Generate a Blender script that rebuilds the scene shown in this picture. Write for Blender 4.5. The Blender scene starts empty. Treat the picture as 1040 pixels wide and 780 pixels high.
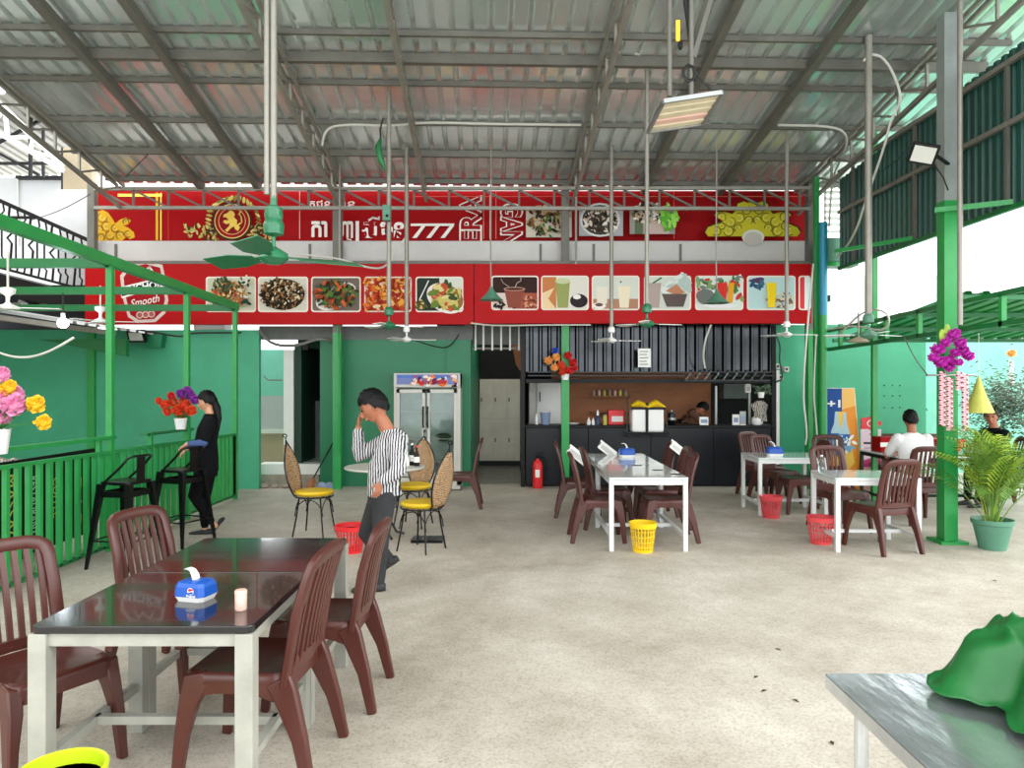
import bpy, math, random
from mathutils import Vector, Matrix
random.seed(7)
PI = math.pi
sc = bpy.context.scene
col = sc.collection
FPX, EYE = 740.0, 1.65

# ---------------------------------------------------------------- camera
cd = bpy.data.cameras.new('camera'); cam = bpy.data.objects.new('camera', cd); col.objects.link(cam)
cd.sensor_fit = 'HORIZONTAL'; cd.sensor_width = 36; cd.lens = FPX / 1040 * 36
cd.clip_start = 0.05; cd.clip_end = 200
cam.location = (0, 0, EYE); cam.rotation_euler = (PI / 2, 0, 0)
sc.camera = cam

# ---------------------------------------------------------------- world, light, exposure
w = bpy.data.worlds.new('overcast_sky'); sc.world = w; w.use_nodes = True
nt = w.node_tree; nt.nodes.clear()
out = nt.nodes.new('ShaderNodeOutputWorld'); bg = nt.nodes.new('ShaderNodeBackground')
tc = nt.nodes.new('ShaderNodeTexCoord'); sep = nt.nodes.new('ShaderNodeSeparateXYZ')
rmp = nt.nodes.new('ShaderNodeValToRGB')
nt.links.new(tc.outputs['Generated'], sep.inputs[0]); nt.links.new(sep.outputs['Z'], rmp.inputs[0])
rmp.color_ramp.elements[0].position = 0.0; rmp.color_ramp.elements[0].color = (0.93, 0.97, 1.0, 1)
rmp.color_ramp.elements[1].position = 1.0; rmp.color_ramp.elements[1].color = (1.0, 1.0, 1.0, 1)
nt.links.new(rmp.outputs[0], bg.inputs[0]); nt.links.new(bg.outputs[0], out.inputs[0])
bg.inputs[1].default_value = 1.7
sun = bpy.data.lights.new('sun', 'SUN'); sun.energy = 0.8; sun.angle = math.radians(50); sun.color = (1, .97, .92)
so = bpy.data.objects.new('sun', sun); col.objects.link(so); so.location = (0, -5, 20)
so.rotation_euler = (math.radians(14), math.radians(50), 0)
vs = sc.view_settings
vs.view_transform = 'Standard'; vs.look = 'None'; vs.gamma = 1; vs.use_curve_mapping = False
vs.exposure = 1.1

# ---------------------------------------------------------------- colour and materials
def lin(c):
    r = []
    for v in c[:3]:
        v = v / 255.0
        r.append(v / 12.92 if v <= 0.04045 else ((v + 0.055) / 1.055) ** 2.4)
    return tuple(r) + (1,)
MATS = {}
def mat(name, c, rough=0.6, metal=0.0, var=0.0, scale=6.0, bump=0.0, bscale=40.0, c2=None, spec=None, trans=0.0, stretch=None, coat=0.0, emit=0.0):
    if name in MATS: return MATS[name]
    m = bpy.data.materials.new(name); m.use_nodes = True
    N = m.node_tree; b = N.nodes['Principled BSDF']; L = N.links
    base = lin(c)
    b.inputs['Base Color'].default_value = base
    b.inputs['Roughness'].default_value = rough; b.inputs['Metallic'].default_value = metal
    if spec is not None: b.inputs['Specular IOR Level'].default_value = spec
    if trans: b.inputs['Transmission Weight'].default_value = trans
    if coat: b.inputs['Coat Weight'].default_value = coat
    if emit:
        b.inputs['Emission Color'].default_value = base; b.inputs['Emission Strength'].default_value = emit
    t = N.nodes.new('ShaderNodeTexCoord'); mp = N.nodes.new('ShaderNodeMapping')
    L.new(t.outputs['Object'], mp.inputs[0])
    if stretch: mp.inputs['Scale'].default_value = stretch
    if var or c2:
        n = N.nodes.new('ShaderNodeTexNoise'); n.inputs['Scale'].default_value = scale; n.inputs['Detail'].default_value = 6
        n.inputs['Roughness'].default_value = 0.65
        L.new(mp.outputs[0], n.inputs['Vector'])
        r = N.nodes.new('ShaderNodeValToRGB'); L.new(n.outputs['Fac'], r.inputs[0])
        r.color_ramp.elements[0].position = 0.32; r.color_ramp.elements[1].position = 0.68
        if c2: a, bb = lin(c2), base
        else:
            a = tuple(max(0, v * (1 - var)) for v in base[:3]) + (1,); bb = tuple(min(1, v * (1 + var * .6)) for v in base[:3]) + (1,)
        r.color_ramp.elements[0].color = a; r.color_ramp.elements[1].color = bb
        L.new(r.outputs[0], b.inputs['Base Color'])
    if bump:
        n2 = N.nodes.new('ShaderNodeTexNoise'); n2.inputs['Scale'].default_value = bscale; n2.inputs['Detail'].default_value = 4
        L.new(mp.outputs[0], n2.inputs['Vector'])
        bp = N.nodes.new('ShaderNodeBump'); bp.inputs['Strength'].default_value = bump; bp.inputs['Distance'].default_value = 0.01
        L.new(n2.outputs['Fac'], bp.inputs['Height']); L.new(bp.outputs[0], b.inputs['Normal'])
    MATS[name] = m; return m

m = bpy.data.materials.new('print'); m.use_nodes = True
_b = m.node_tree.nodes['Principled BSDF']; _a = m.node_tree.nodes.new('ShaderNodeAttribute'); _a.attribute_name = 'col'
m.node_tree.links.new(_a.outputs['Color'], _b.inputs['Base Color']); _b.inputs['Roughness'].default_value = 0.55; _b.inputs['Specular IOR Level'].default_value = .15
MATS['print'] = m

def concrete():
    m = bpy.data.materials.new('concrete'); m.use_nodes = True; N = m.node_tree; L = N.links; b = N.nodes['Principled BSDF']
    b.inputs['Roughness'].default_value = 0.62; b.inputs['Specular IOR Level'].default_value = .35
    t = N.nodes.new('ShaderNodeTexCoord')
    def noise(s, d, r=.6):
        n = N.nodes.new('ShaderNodeTexNoise'); n.inputs['Scale'].default_value = s; n.inputs['Detail'].default_value = d; n.inputs['Roughness'].default_value = r
        L.new(t.outputs['Object'], n.inputs['Vector']); return n
    def ramp(src, p0, c0, p1, c1):
        r = N.nodes.new('ShaderNodeValToRGB'); L.new(src, r.inputs[0])
        r.color_ramp.elements[0].position = p0; r.color_ramp.elements[0].color = c0
        r.color_ramp.elements[1].position = p1; r.color_ramp.elements[1].color = c1; return r
    def mix(a, bb, fac, typ='MULTIPLY'):
        x = N.nodes.new('ShaderNodeMix'); x.data_type = 'RGBA'; x.blend_type = typ; x.inputs[0].default_value = fac
        L.new(a, x.inputs[6]); L.new(bb, x.inputs[7]); return x.outputs[2]
    base = ramp(noise(0.9, 8, .7).outputs[0], .3, lin((170, 161, 146)), .68, lin((214, 208, 197)))
    n2 = ramp(noise(4, 8, .75).outputs[0], .25, (.78, .77, .74, 1), .6, (1, 1, 1, 1))
    n3 = ramp(noise(75, 3, .8).outputs[0], .36, (.58, .55, .5, 1), .52, (1, 1, 1, 1))
    v = N.nodes.new('ShaderNodeTexVoronoi'); v.inputs['Scale'].default_value = 5.5
    L.new(t.outputs['Object'], v.inputs['Vector'])
    sp = ramp(v.outputs['Distance'], .035, (.5, .47, .42, 1), .07, (1, 1, 1, 1))
    c = mix(base.outputs[0], n2.outputs[0], .8); c = mix(c, n3.outputs[0], .75); c = mix(c, sp.outputs[0], .5)
    L.new(c, b.inputs['Base Color'])
    bp = N.nodes.new('ShaderNodeBump'); bp.inputs['Strength'].default_value = .35; bp.inputs['Distance'].default_value = .01
    L.new(noise(30, 6).outputs[0], bp.inputs['Height']); L.new(bp.outputs[0], b.inputs['Normal'])
    MATS['concrete'] = m; return m
concrete()

def weave():
    m = bpy.data.materials.new('woven_rattan'); m.use_nodes = True; N = m.node_tree; L = N.links; b = N.nodes['Principled BSDF']
    b.inputs['Roughness'].default_value = .7
    t = N.nodes.new('ShaderNodeTexCoord'); w = N.nodes.new('ShaderNodeTexWave'); w.wave_type = 'BANDS'; w.bands_direction = 'Z'
    w.inputs['Scale'].default_value = 14; w.inputs['Distortion'].default_value = 9; w.inputs['Detail'].default_value = 2; w.inputs['Detail Scale'].default_value = 9
    L.new(t.outputs['Object'], w.inputs[0])
    r = N.nodes.new('ShaderNodeValToRGB'); L.new(w.outputs[0], r.inputs[0])
    r.color_ramp.elements[0].position = .2; r.color_ramp.elements[0].color = lin((58, 36, 22)); r.color_ramp.elements[1].position = .6; r.color_ramp.elements[1].color = lin((196, 160, 118))
    L.new(r.outputs[0], b.inputs['Base Color']); MATS['woven_rattan'] = m
weave()

GREEN = (58, 158, 118)
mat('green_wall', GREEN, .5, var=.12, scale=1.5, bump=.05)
mat('green_shaded', (20, 116, 76), .45, var=.1, scale=1.5)  # green wall paint darkened for the shade beside the fridge
mat('green_steel', (38, 148, 72), .35, var=.1, scale=5)
mat('green_steel_dark', (20, 112, 58), .4, var=.12, scale=5)
mat('green_corrugated', (22, 78, 66), .4, var=.18, scale=2, stretch=(1, 1, .3))
mat('dark_corrugated', (62, 64, 66), .16, .95, var=.2, scale=3)
mat('roof_metal', (228, 236, 234), .2, .7, var=.06, scale=1.2, bump=.04, bscale=5)
mat('steel_frame', (112, 111, 103), .55, .3, var=.18, scale=4)
mat('steel_light', (150, 147, 137), .45, .4, var=.12, scale=6)
mat('galv', (150, 152, 150), .3, .8, var=.1)
mat('red_sign', (176, 3, 9), .45, var=.05, scale=2, spec=.15)
mat('red_sign_dark', (150, 2, 8), .5, var=.05, scale=2, spec=.12)
mat('gutter_white', (200, 200, 196), .4, var=.08, scale=1.5)
mat('white_paint', (222, 222, 216), .5, var=.06)
mat('white_wall', (186, 188, 188), .7, var=.04)
mat('white_plastic', (235, 235, 232), .3)
mat('white_steel', (214, 216, 214), .35, var=.08, scale=8)
mat('white_tabletop', (206, 216, 214), .12, var=.05, scale=4, coat=.5)
mat('brown_plastic', (78, 36, 29), .33, var=.12, scale=5)
mat('red_plastic', (222, 40, 46), .4)
mat('pink_plastic', (222, 74, 78), .4)
mat('yellow_plastic', (240, 200, 20), .4)
mat('lime_plastic', (190, 220, 30), .4)
mat('yellow_seat', (226, 188, 24), .45)
mat('blue_plastic', (10, 78, 170), .3)
mat('black_steel', (9, 11, 14), .28, .3)
mat('black_counter', (9, 15, 22), .35, var=.25, scale=2, spec=.35)
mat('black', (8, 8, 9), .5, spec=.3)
mat('granite', (26, 26, 28), .13, var=.35, scale=90, coat=.35)
mat('table_paint', (158, 158, 148), .42, var=.15, scale=7)
mat('stainless', (222, 228, 232), .2, .85, var=.3, scale=2.2, bump=.9, bscale=2.6, stretch=(2.2, .8, 1))  # streaky tone variation imitates stripes of reflection on the steel
mat('fan_green', (40, 116, 78), .25, var=.08)
mat('plywood', (150, 92, 50), .6, var=.3, scale=1.6, stretch=(1, 1, 4))
mat('beige_panel', (164, 150, 124), .7, var=.15, scale=1.3)
mat('tile', (132, 126, 116), .35, var=.2, scale=4)
mat('fridge_body', (196, 194, 184), .4, var=.05)
mat('fridge_inside', (176, 190, 182), .5, var=.15)
mat('locker', (232, 226, 208), .4, var=.15, scale=2)
mat('stone', (150, 142, 126), .8, var=.3, scale=9)
mat('grey_band', (98, 104, 100), .6, var=.15)
mat('skin', (164, 104, 76), .55)
mat('skin_light', (206, 152, 120), .55)
mat('hair', (4, 4, 4), .55, spec=.25)
mat('grey_paint', (140, 150, 146), .5, var=.1, scale=8)
mat('black_cloth', (9, 10, 14), .9, var=.2, scale=8, spec=.2)
mat('blue_cloth', (62, 84, 132), .85)
mat('white_cloth', (226, 226, 226), .85)
mat('jeans', (44, 45, 47), .85, var=.35, scale=6)
mat('shoe', (46, 46, 48), .7, var=.5, scale=60)
mat('palm_green', (122, 158, 60), .45, c2=(70, 120, 44), scale=3)
mat('palm_yellow', (176, 196, 62), .45, c2=(120, 160, 50), scale=3)
mat('bush', (62, 84, 58), .6, var=.4)
mat('leaf', (52, 120, 44), .5)
mat('pot_green', (84, 136, 112), .5, var=.1)
mat('magenta', (190, 40, 170), .5, var=.2, scale=20)
mat('garland', (238, 190, 200), .6); mat('garland_dark', (120, 30, 60), .6)
mat('lemon_cloth', (198, 196, 92), .6, var=.12)
mat('tarp_green', (16, 104, 44), .42, var=.25, scale=4)
mat('cyan_pipe', (30, 140, 170), .35)
mat('white_cable', (205, 205, 195), .5); mat('black_cable', (20, 20, 20), .5)
mat('paper', (236, 236, 230), .7)
mat('pale_pink', (220, 180, 165), .4)
mat('cyan_wall', (128, 204, 182), .55, var=.05)
mat('soil', (60, 46, 36), .9)
mat('louver', (206, 196, 166), .5, var=.1)
mat('floodglass', (206, 208, 200), .2)
mat('lamp_glow', (235, 248, 255), .3, emit=18)
mat('tube_glow', (255, 246, 228), .3, emit=40)
mat('pale_fence', (232, 232, 232), .8, var=.03)
g = mat('glass', (225, 240, 235), .04, trans=1.0)

def striped(name, a, b, s, dirn='X', dist=2.0):
    m = bpy.data.materials.new(name); m.use_nodes = True; N = m.node_tree; L = N.links; bb = N.nodes['Principled BSDF']
    bb.inputs['Roughness'].default_value = .85
    t = N.nodes.new('ShaderNodeTexCoord'); w = N.nodes.new('ShaderNodeTexWave'); w.bands_direction = dirn
    w.inputs['Scale'].default_value = s; w.inputs['Distortion'].default_value = dist; w.inputs['Detail'].default_value = 2; w.inputs['Detail Scale'].default_value = 1.5
    L.new(t.outputs['Object'], w.inputs[0]); r = N.nodes.new('ShaderNodeValToRGB'); L.new(w.outputs[0], r.inputs[0])
    r.color_ramp.elements[0].position = .4; r.color_ramp.elements[0].color = lin(a); r.color_ramp.elements[1].position = .55; r.color_ramp.elements[1].color = lin(b)
    L.new(r.outputs[0], bb.inputs['Base Color']); MATS[name] = m
striped('striped_shirt', (26, 26, 32), (206, 204, 206), 15, 'X', 2.2)
striped('patterned_cloth', (60, 58, 56), (200, 190, 178), 14, 'X', 12)

# ---------------------------------------------------------------- pixel helpers (layout arithmetic only)
def P(px, py, Y): return Vector(((px - 520) / FPX * Y, Y, EYE + (390 - py) / FPX * Y))
def X_(px, Y): return (px - 520) / FPX * Y
def Z_(py, Y): return EYE + (390 - py) / FPX * Y

# ---------------------------------------------------------------- mesh builder
class MB:
    def __init__(s): s.v = []; s.f = []
    def add(s, vs, fs):
        n = len(s.v); s.v += [Vector(q) for q in vs]; s.f += [tuple(i + n for i in f) for f in fs]; return s
    def box(s, x0, x1, y0, y1, z0, z1):
        return s.add([(x, y, z) for z in (z0, z1) for y in (y0, y1) for x in (x0, x1)],
                     [(0, 2, 3, 1), (4, 5, 7, 6), (0, 1, 5, 4), (2, 6, 7, 3), (0, 4, 6, 2), (1, 3, 7, 5)])
    def cbox(s, c, sx, sy, sz, rz=0, rot=None):
        M = rot if rot is not None else Matrix.Rotation(rz, 3, 'Z')
        vs = [Vector(c) + M @ Vector((x * sx / 2, y * sy / 2, z * sz / 2)) for z in (-1, 1) for y in (-1, 1) for x in (-1, 1)]
        return s.add(vs, [(0, 2, 3, 1), (4, 5, 7, 6), (0, 1, 5, 4), (2, 6, 7, 3), (0, 4, 6, 2), (1, 3, 7, 5)])
    def beam(s, a, b, w=.05, h=None, side=None):
        return s.sweep([a, b], [(w, h or w)] * 2, side)
    def sweep(s, pts, sizes, side=None, closed=False):
        pts = [Vector(p) for p in pts]; n = len(pts)
        if not isinstance(sizes, list): sizes = [sizes] * n
        rings = []
        for i, p in enumerate(pts):
            t = (pts[min(i + 1, n - 1)] - pts[max(i - 1, 0)])
            if closed: t = pts[(i + 1) % n] - pts[(i - 1) % n]
            t.normalize()
            sd = Vector(side) if side else (Vector((0, 0, 1)).cross(t) if abs(t.z) < .95 else Vector((1, 0, 0)))
            sd = sd - t * sd.dot(t)
            if sd.length < 1e-6: sd = t.orthogonal()
            sd.normalize(); up = t.cross(sd)
            w, h = sizes[i]
            rings.append([p + sd * (a * w / 2) + up * (b * h / 2) for a, b in ((-1, -1), (1, -1), (1, 1), (-1, 1))])
        vs = [q for r in rings for q in r]; fs = []
        m = n if closed else n - 1
        for i in range(m):
            j = (i + 1) % n
            for k in range(4): fs.append((i * 4 + k, i * 4 + (k + 1) % 4, j * 4 + (k + 1) % 4, j * 4 + k))
        if not closed: fs += [(3, 2, 1, 0), tuple((n - 1) * 4 + k for k in range(4))]
        return s.add(vs, fs)
    def tube(s, pts, r=.01, n=8, rr=None, closed=False, ell=None):
        pts = [Vector(p) for p in pts]; m = len(pts)
        rs = rr or [r] * m; vs = []; fs = []
        prev = None
        for i, p in enumerate(pts):
            if closed: t = pts[(i + 1) % m] - pts[(i - 1) % m]
            else: t = pts[min(i + 1, m - 1)] - pts[max(i - 1, 0)]
            if t.length < 1e-9: t = Vector((0, 0, 1))
            t.normalize()
            if prev is None: a = t.orthogonal().normalized()
            else:
                a = prev - t * prev.dot(t)
                a = a.normalized() if a.length > 1e-6 else t.orthogonal().normalized()
            prev = a; b = t.cross(a)
            for k in range(n):
                th = 2 * PI * k / n; vs.append(p + (a * math.cos(th) + b * math.sin(th)) * rs[i])
        for i in range(m if closed else m - 1):
            j = (i + 1) % m
            for k in range(n): fs.append((i * n + k, i * n + (k + 1) % n, j * n + (k + 1) % n, j * n + k))
        if not closed: fs += [tuple(reversed(range(n))), tuple((m - 1) * n + k for k in range(n))]
        return s.add(vs, fs)
    def loft(s, secs, n=16):
        # secs: (centre, vector a, vector b): ellipses joined in order
        vs = []; fs = []
        for c, a, b in secs:
            c, a, b = Vector(c), Vector(a), Vector(b)
            for k in range(n): vs.append(c + a * math.cos(2 * PI * k / n) + b * math.sin(2 * PI * k / n))
        m = len(secs)
        for i in range(m - 1):
            for k in range(n): fs.append((i * n + k, i * n + (k + 1) % n, (i + 1) * n + (k + 1) % n, (i + 1) * n + k))
        fs += [tuple(reversed(range(n))), tuple((m - 1) * n + k for k in range(n))]
        return s.add(vs, fs)
    def lathe(s, prof, c=(0, 0, 0), n=20, M=None):
        vs = []; fs = []; c = Vector(c)
        for r, z in prof:
            for k in range(n):
                q = Vector((r * math.cos(2 * PI * k / n), r * math.sin(2 * PI * k / n), z))
                vs.append(c + (M @ q if M else q))
        m = len(prof)
        for i in range(m - 1):
            for k in range(n): fs.append((i * n + k, i * n + (k + 1) % n, (i + 1) * n + (k + 1) % n, (i + 1) * n + k))
        if prof[0][0] > 1e-5: fs.append(tuple(reversed(range(n))))
        if prof[-1][0] > 1e-5: fs.append(tuple((m - 1) * n + k for k in range(n)))
        return s.add(vs, fs)
    def ball(s, c, rx, ry=None, rz=None, n=12, m=8, M=None):
        ry = ry or rx; rz = rz or rx; vs = []; fs = []; c = Vector(c)
        for i in range(m + 1):
            ph = PI * i / m
            for k in range(n):
                th = 2 * PI * k / n
                q = Vector((rx * math.sin(ph) * math.cos(th), ry * math.sin(ph) * math.sin(th), rz * math.cos(ph)))
                vs.append(c + (M @ q if M else q))
        for i in range(m):
            for k in range(n): fs.append((i * n + k, (i + 1) * n + k, (i + 1) * n + (k + 1) % n, i * n + (k + 1) % n))
        return s.add(vs, fs)
    def prism(s, poly, y0, y1):
        n = len(poly)
        vs = [(x, y0, z) for x, z in poly] + [(x, y1, z) for x, z in poly]
        fs = [tuple(range(n)), tuple(reversed(range(n, 2 * n)))] + [(i, i + n, (i + 1) % n + n, (i + 1) % n) for i in range(n)]
        return s.add(vs, fs)
    def slab(s, poly, z0, z1):
        n = len(poly)
        vs = [(x, y, z0) for x, y in poly] + [(x, y, z1) for x, y in poly]
        fs = [tuple(reversed(range(n))), tuple(range(n, 2 * n))] + [(i, (i + 1) % n, (i + 1) % n + n, i + n) for i in range(n)]
        return s.add(vs, fs)
    def xf(s, M):
        s.v = [M @ q for q in s.v]; return s

def rrect(x0, x1, y0, y1, r, n=4):
    pts = []
    for cx, cy, a in ((x1 - r, y1 - r, 0), (x0 + r, y1 - r, 90), (x0 + r, y0 + r, 180), (x1 - r, y0 + r, 270)):
        for i in range(n + 1):
            t = math.radians(a + 90 * i / n); pts.append((cx + r * math.cos(t), cy + r * math.sin(t)))
    return pts

OFF = {}
def _tag(o, label=None, cat=None, group=None, kind=None):
    if label: o['label'] = label
    if cat: o['category'] = cat
    if group: o['group'] = group
    if kind: o['kind'] = kind
    return o
def thing(name, label, cat, loc=(0, 0, 0), group=None, kind=None):
    o = bpy.data.objects.new(name, None); o.empty_display_size = .1; col.objects.link(o); o.location = loc
    OFF[o.name] = Vector(loc); return _tag(o, label, cat, group, kind)
def obj(name, mb, mt, parent=None, label=None, cat=None, group=None, kind=None, smooth=False, bevel=0, remesh=0):
    me = bpy.data.meshes.new(name)
    if parent is not None: off = OFF[parent.name]
    else:
        xs = [q.x for q in mb.v]; ys = [q.y for q in mb.v]; zs = [q.z for q in mb.v]
        off = Vector(((min(xs) + max(xs)) / 2, (min(ys) + max(ys)) / 2, min(zs)))
    me.from_pydata([tuple(q - off) for q in mb.v], [], mb.f); me.update()
    me.materials.append(MATS[mt] if isinstance(mt, str) else mt)
    if smooth:
        for p in me.polygons: p.use_smooth = True
    o = bpy.data.objects.new(name, me); col.objects.link(o)
    OFF[o.name] = off
    if parent is not None: o.parent = parent
    else: o.location = off
    if remesh:
        r = o.modifiers.new('fuse', 'REMESH'); r.mode = 'VOXEL'; r.voxel_size = remesh; r.use_smooth_shade = True
        s2 = o.modifiers.new('soft', 'SMOOTH'); s2.factor = .5; s2.iterations = 3
    if bevel:
        b = o.modifiers.new('bevel', 'BEVEL'); b.width = bevel; b.segments = 2; b.limit_method = 'ANGLE'
    if smooth and not remesh:
        try: me.set_sharp_from_angle(angle=math.radians(50))
        except Exception: pass
    return _tag(o, label, cat, group, kind)
def kids(o): return [c for c in col.objects if c.parent == o]
def dup(o, parent=None, label=None, group=None):
    c = o.copy(); col.objects.link(c); c.parent = parent
    OFF[c.name] = OFF[o.name]
    for ch in KIDS(o): dup(ch, c)
    if label: c['label'] = label
    if group: c['group'] = group
    return c
def KIDS(o): return list(o.children)

# ---------------------------------------------------------------- flat print (signs, posters): coloured shapes in layers
class PR:
    """coloured flat shapes stacked a fraction of a millimetre apart on a plane; u right, v down, in the units of frame"""
    def __init__(s, frame, eps=.0006): s.fr = frame; s.e = eps; s.k = 1; s.v = []; s.f = []; s.c = []
    def poly(s, pts, c, flat=False):
        n = len(s.v)
        for p in pts: s.v.append(s.fr(p[0], p[1], s.k * s.e))
        s.f.append(tuple(range(n, n + len(pts)))); s.c.append(lin(c))
        if not flat: s.k += 1
    def rect(s, x0, y0, x1, y1, c): s.poly([(x0, y0), (x1, y0), (x1, y1), (x0, y1)], c)
    def rr(s, x0, y0, x1, y1, r, c): s.poly(rrect(x0, x1, y0, y1, r), c)
    def ell(s, x, y, rx, ry, c, n=20, a=0):
        ca, sa = math.cos(a), math.sin(a)
        s.poly([(x + rx * math.cos(t) * ca - ry * math.sin(t) * sa, y + rx * math.cos(t) * sa + ry * math.sin(t) * ca) for t in [2 * PI * i / n for i in range(n)]], c)
    def stroke(s, pts, w, c):
        for a, b in zip(pts, pts[1:]):
            dx, dy = b[0] - a[0], b[1] - a[1]; l = math.hypot(dx, dy) or 1; nx, ny = -dy / l * w / 2, dx / l * w / 2
            ex, ey = dx / l * w * .35, dy / l * w * .35
            s.poly([(a[0] + nx - ex, a[1] + ny - ey), (b[0] + nx + ex, b[1] + ny + ey), (b[0] - nx + ex, b[1] - ny + ey), (a[0] - nx - ex, a[1] - ny - ey)], c, True)
        s.k += 1
    def bits(s, x0, y0, x1, y1, n, size, cols, ell=True, asp=2.2):
        for i in range(n):
            while True:
                x, y = random.uniform(x0, x1), random.uniform(y0, y1)
                if not ell or ((x - (x0 + x1) / 2) / ((x1 - x0) / 2)) ** 2 + ((y - (y0 + y1) / 2) / ((y1 - y0) / 2)) ** 2 < 1: break
            a = random.uniform(0, PI); r = size * random.uniform(.5, 1.2)
            s.ell(x, y, r * asp / 2, r / 2, random.choice(cols), 7, a)
    def text(s, t, x0, y0, x1, y1, c, rot=0, bold=0.0, shear=0.0):
        cu = bpy.data.curves.new('t', 'FONT'); cu.body = t; cu.offset = bold; cu.shear = shear; cu.resolution_u = 3
        o = bpy.data.objects.new('t', cu); col.objects.link(o)
        dg = bpy.context.evaluated_depsgraph_get(); me = bpy.data.meshes.new_from_object(o.evaluated_get(dg))
        V = [(q.co.x, -q.co.y) for q in me.vertices]; F = [tuple(p.vertices) for p in me.polygons]
        bpy.data.objects.remove(o); bpy.data.curves.remove(cu)
        if not V: bpy.data.meshes.remove(me); return
        if rot: ca, sa = round(math.cos(rot), 6), round(math.sin(rot), 6); V = [(x * ca - y * sa, x * sa + y * ca) for x, y in V]
        a0, a1 = min(v[0] for v in V), max(v[0] for v in V); b0, b1 = min(v[1] for v in V), max(v[1] for v in V)
        n = len(s.v)
        for x, y in V:
            s.v.append(s.fr(x0 + (x - a0) / max(1e-6, a1 - a0) * (x1 - x0), y0 + (y - b0) / max(1e-6, b1 - b0) * (y1 - y0), s.k * s.e))
        for f in F: s.f.append(tuple(i + n for i in f)); s.c.append(lin(c))
        s.k += 1; bpy.data.meshes.remove(me)
    def build(s, name, parent, label=None):
        off = OFF[parent.name]; me = bpy.data.meshes.new(name)
        me.from_pydata([tuple(Vector(q) - off) for q in s.v], [], s.f); me.update()
        a = me.color_attributes.new('col', 'FLOAT_COLOR', 'CORNER')
        for p, c in zip(me.polygons, s.c):
            for li in p.loop_indices: a.data[li].color = c
        me.materials.append(MATS['print'])
        o = bpy.data.objects.new(name, me); col.objects.link(o); o.parent = parent; OFF[o.name] = off
        return _tag(o, label)
def fpx(Y): return lambda u, v, k: P(u, v, Y) - Vector((0, k, 0))
# ================================================================ SETTING
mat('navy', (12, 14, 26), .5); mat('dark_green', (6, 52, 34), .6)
mb = MB().box(-14, 14, -6, 19, -.1, 0)
obj('floor', mb, 'concrete', kind='structure')
# tiles seen in the back room opening
ft = thing('floor_back_room', 'grey tiled floor strip inside the back room opening', None, (-.2, 13, 0), kind='structure')
for i in range(4):
    for j in range(6):
        x = -1.0 + i * .5; y = 11.95 + j * .5
        obj('tile', MB().box(x + .006, x + .494, y + .006, y + .494, 0, .012), 'tile', ft)

def wallbox(name, px0, px1, Y, py0=None, z1=None, m='green_wall', z0=0, th=.1, py1=None):
    a = X_(px0, Y); b = X_(px1, Y); zt = Z_(py0, Y) if py0 is not None else z1
    if py1 is not None: z0 = Z_(py1, Y)
    return obj(name, MB().box(a, b, Y, Y + th, z0, zt), m, kind='structure')
wallbox('wall_back_left', -120, 263, 11.45, 335)
wallbox('wall_back_middle', 325, 478, 11.75, 333, m='green_shaded', th=.12)
wallbox('wall_back_right', 788, 936, 11.9, 330)
obj('wall_room_left', MB().box(X_(478, 11.75) - .1, X_(478, 11.75), 11.87, 15.6, 0, 3.2), 'green_wall', kind='structure')
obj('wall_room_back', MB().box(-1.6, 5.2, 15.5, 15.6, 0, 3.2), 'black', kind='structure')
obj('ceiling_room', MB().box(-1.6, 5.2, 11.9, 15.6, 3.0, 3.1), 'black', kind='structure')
wallbox('trim_1', 263, 480, 11.74, 331, m='grey_band', py1=345, th=.06)
# panel joints on green walls : thin cover strips
for i, px in enumerate((452,)):
    Y = 11.74; obj('trim_%d' % (i + 2), MB().box(X_(px, Y) - .012, X_(px, Y) + .012, Y - .008, Y, 0, 2.3), 'green_shaded', kind='structure')
# upper back wall, added behind the signs to block light
obj('wall_upper_blocker', MB().box(X_(60, 12.35), 5.2, 12.35, 12.45, 2.7, 4.95), 'white_wall', kind='structure')
# recess at right and the pale wall beyond
obj('wall_right_recess', MB().box(X_(936, 11.9), X_(936, 11.9) + .1, 11.95, 14.2, 0, 2.7), 'green_wall', kind='structure')
obj('wall_right_back', MB().box(6.9, 12.5, 13.6, 13.7, 0, 2.62), 'cyan_wall', kind='structure')
obj('wall_right_fence', MB().box(4.0, 14, 18.2, 18.35, 0, 4.35), 'pale_fence', kind='structure')
obj('wall_left_shade', MB().box(-9.2, -9.1, -2, 11.45, 0, 5.6), 'beige_panel', kind='structure')  # out of view; made tall to darken the left side

# passage with pale tiles (left opening) and the dark room
door = thing('door_1', 'narrow passage opening with pale turquoise tiles and a white post', None, (X_(290, 11.9), 12, 0), kind='structure')
Y = 14.0
obj('tile_wall', MB().box(X_(255, Y), X_(294, Y), Y, Y + .06, Z_(402, Y), Z_(355, Y)), 'cyan_wall', door)
obj('white_wall_panel', MB().box(X_(255, Y), X_(294, Y), Y - .005, Y + .055, Z_(436, Y), Z_(402, Y)), 'white_wall', door)
obj('ledge', MB().box(X_(255, Y), X_(294, Y), Y - .05, Y + .05, Z_(440, Y), Z_(436, Y)), 'white_paint', door)
obj('lower_panel', MB().box(X_(255, Y), X_(294, Y), Y - .005, Y + .05, Z_(474, Y), Z_(440, Y)), 'beige_panel', door)
obj('grab_bar', MB().tube([P(268, 382, Y - .08), P(272, 386, Y - .12), P(287, 386, Y - .12)], .012), 'steel_frame', door, smooth=True)
Y = 11.9
obj('post', MB().box(X_(288, Y), X_(298, Y), Y, Y + .12, .1, Z_(355, Y)), 'white_paint', door)
obj('sill', MB().box(X_(263, Y), X_(326, Y), Y - .05, Y + .3, .18, Z_(471, Y)), 'white_paint', door)
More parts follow.
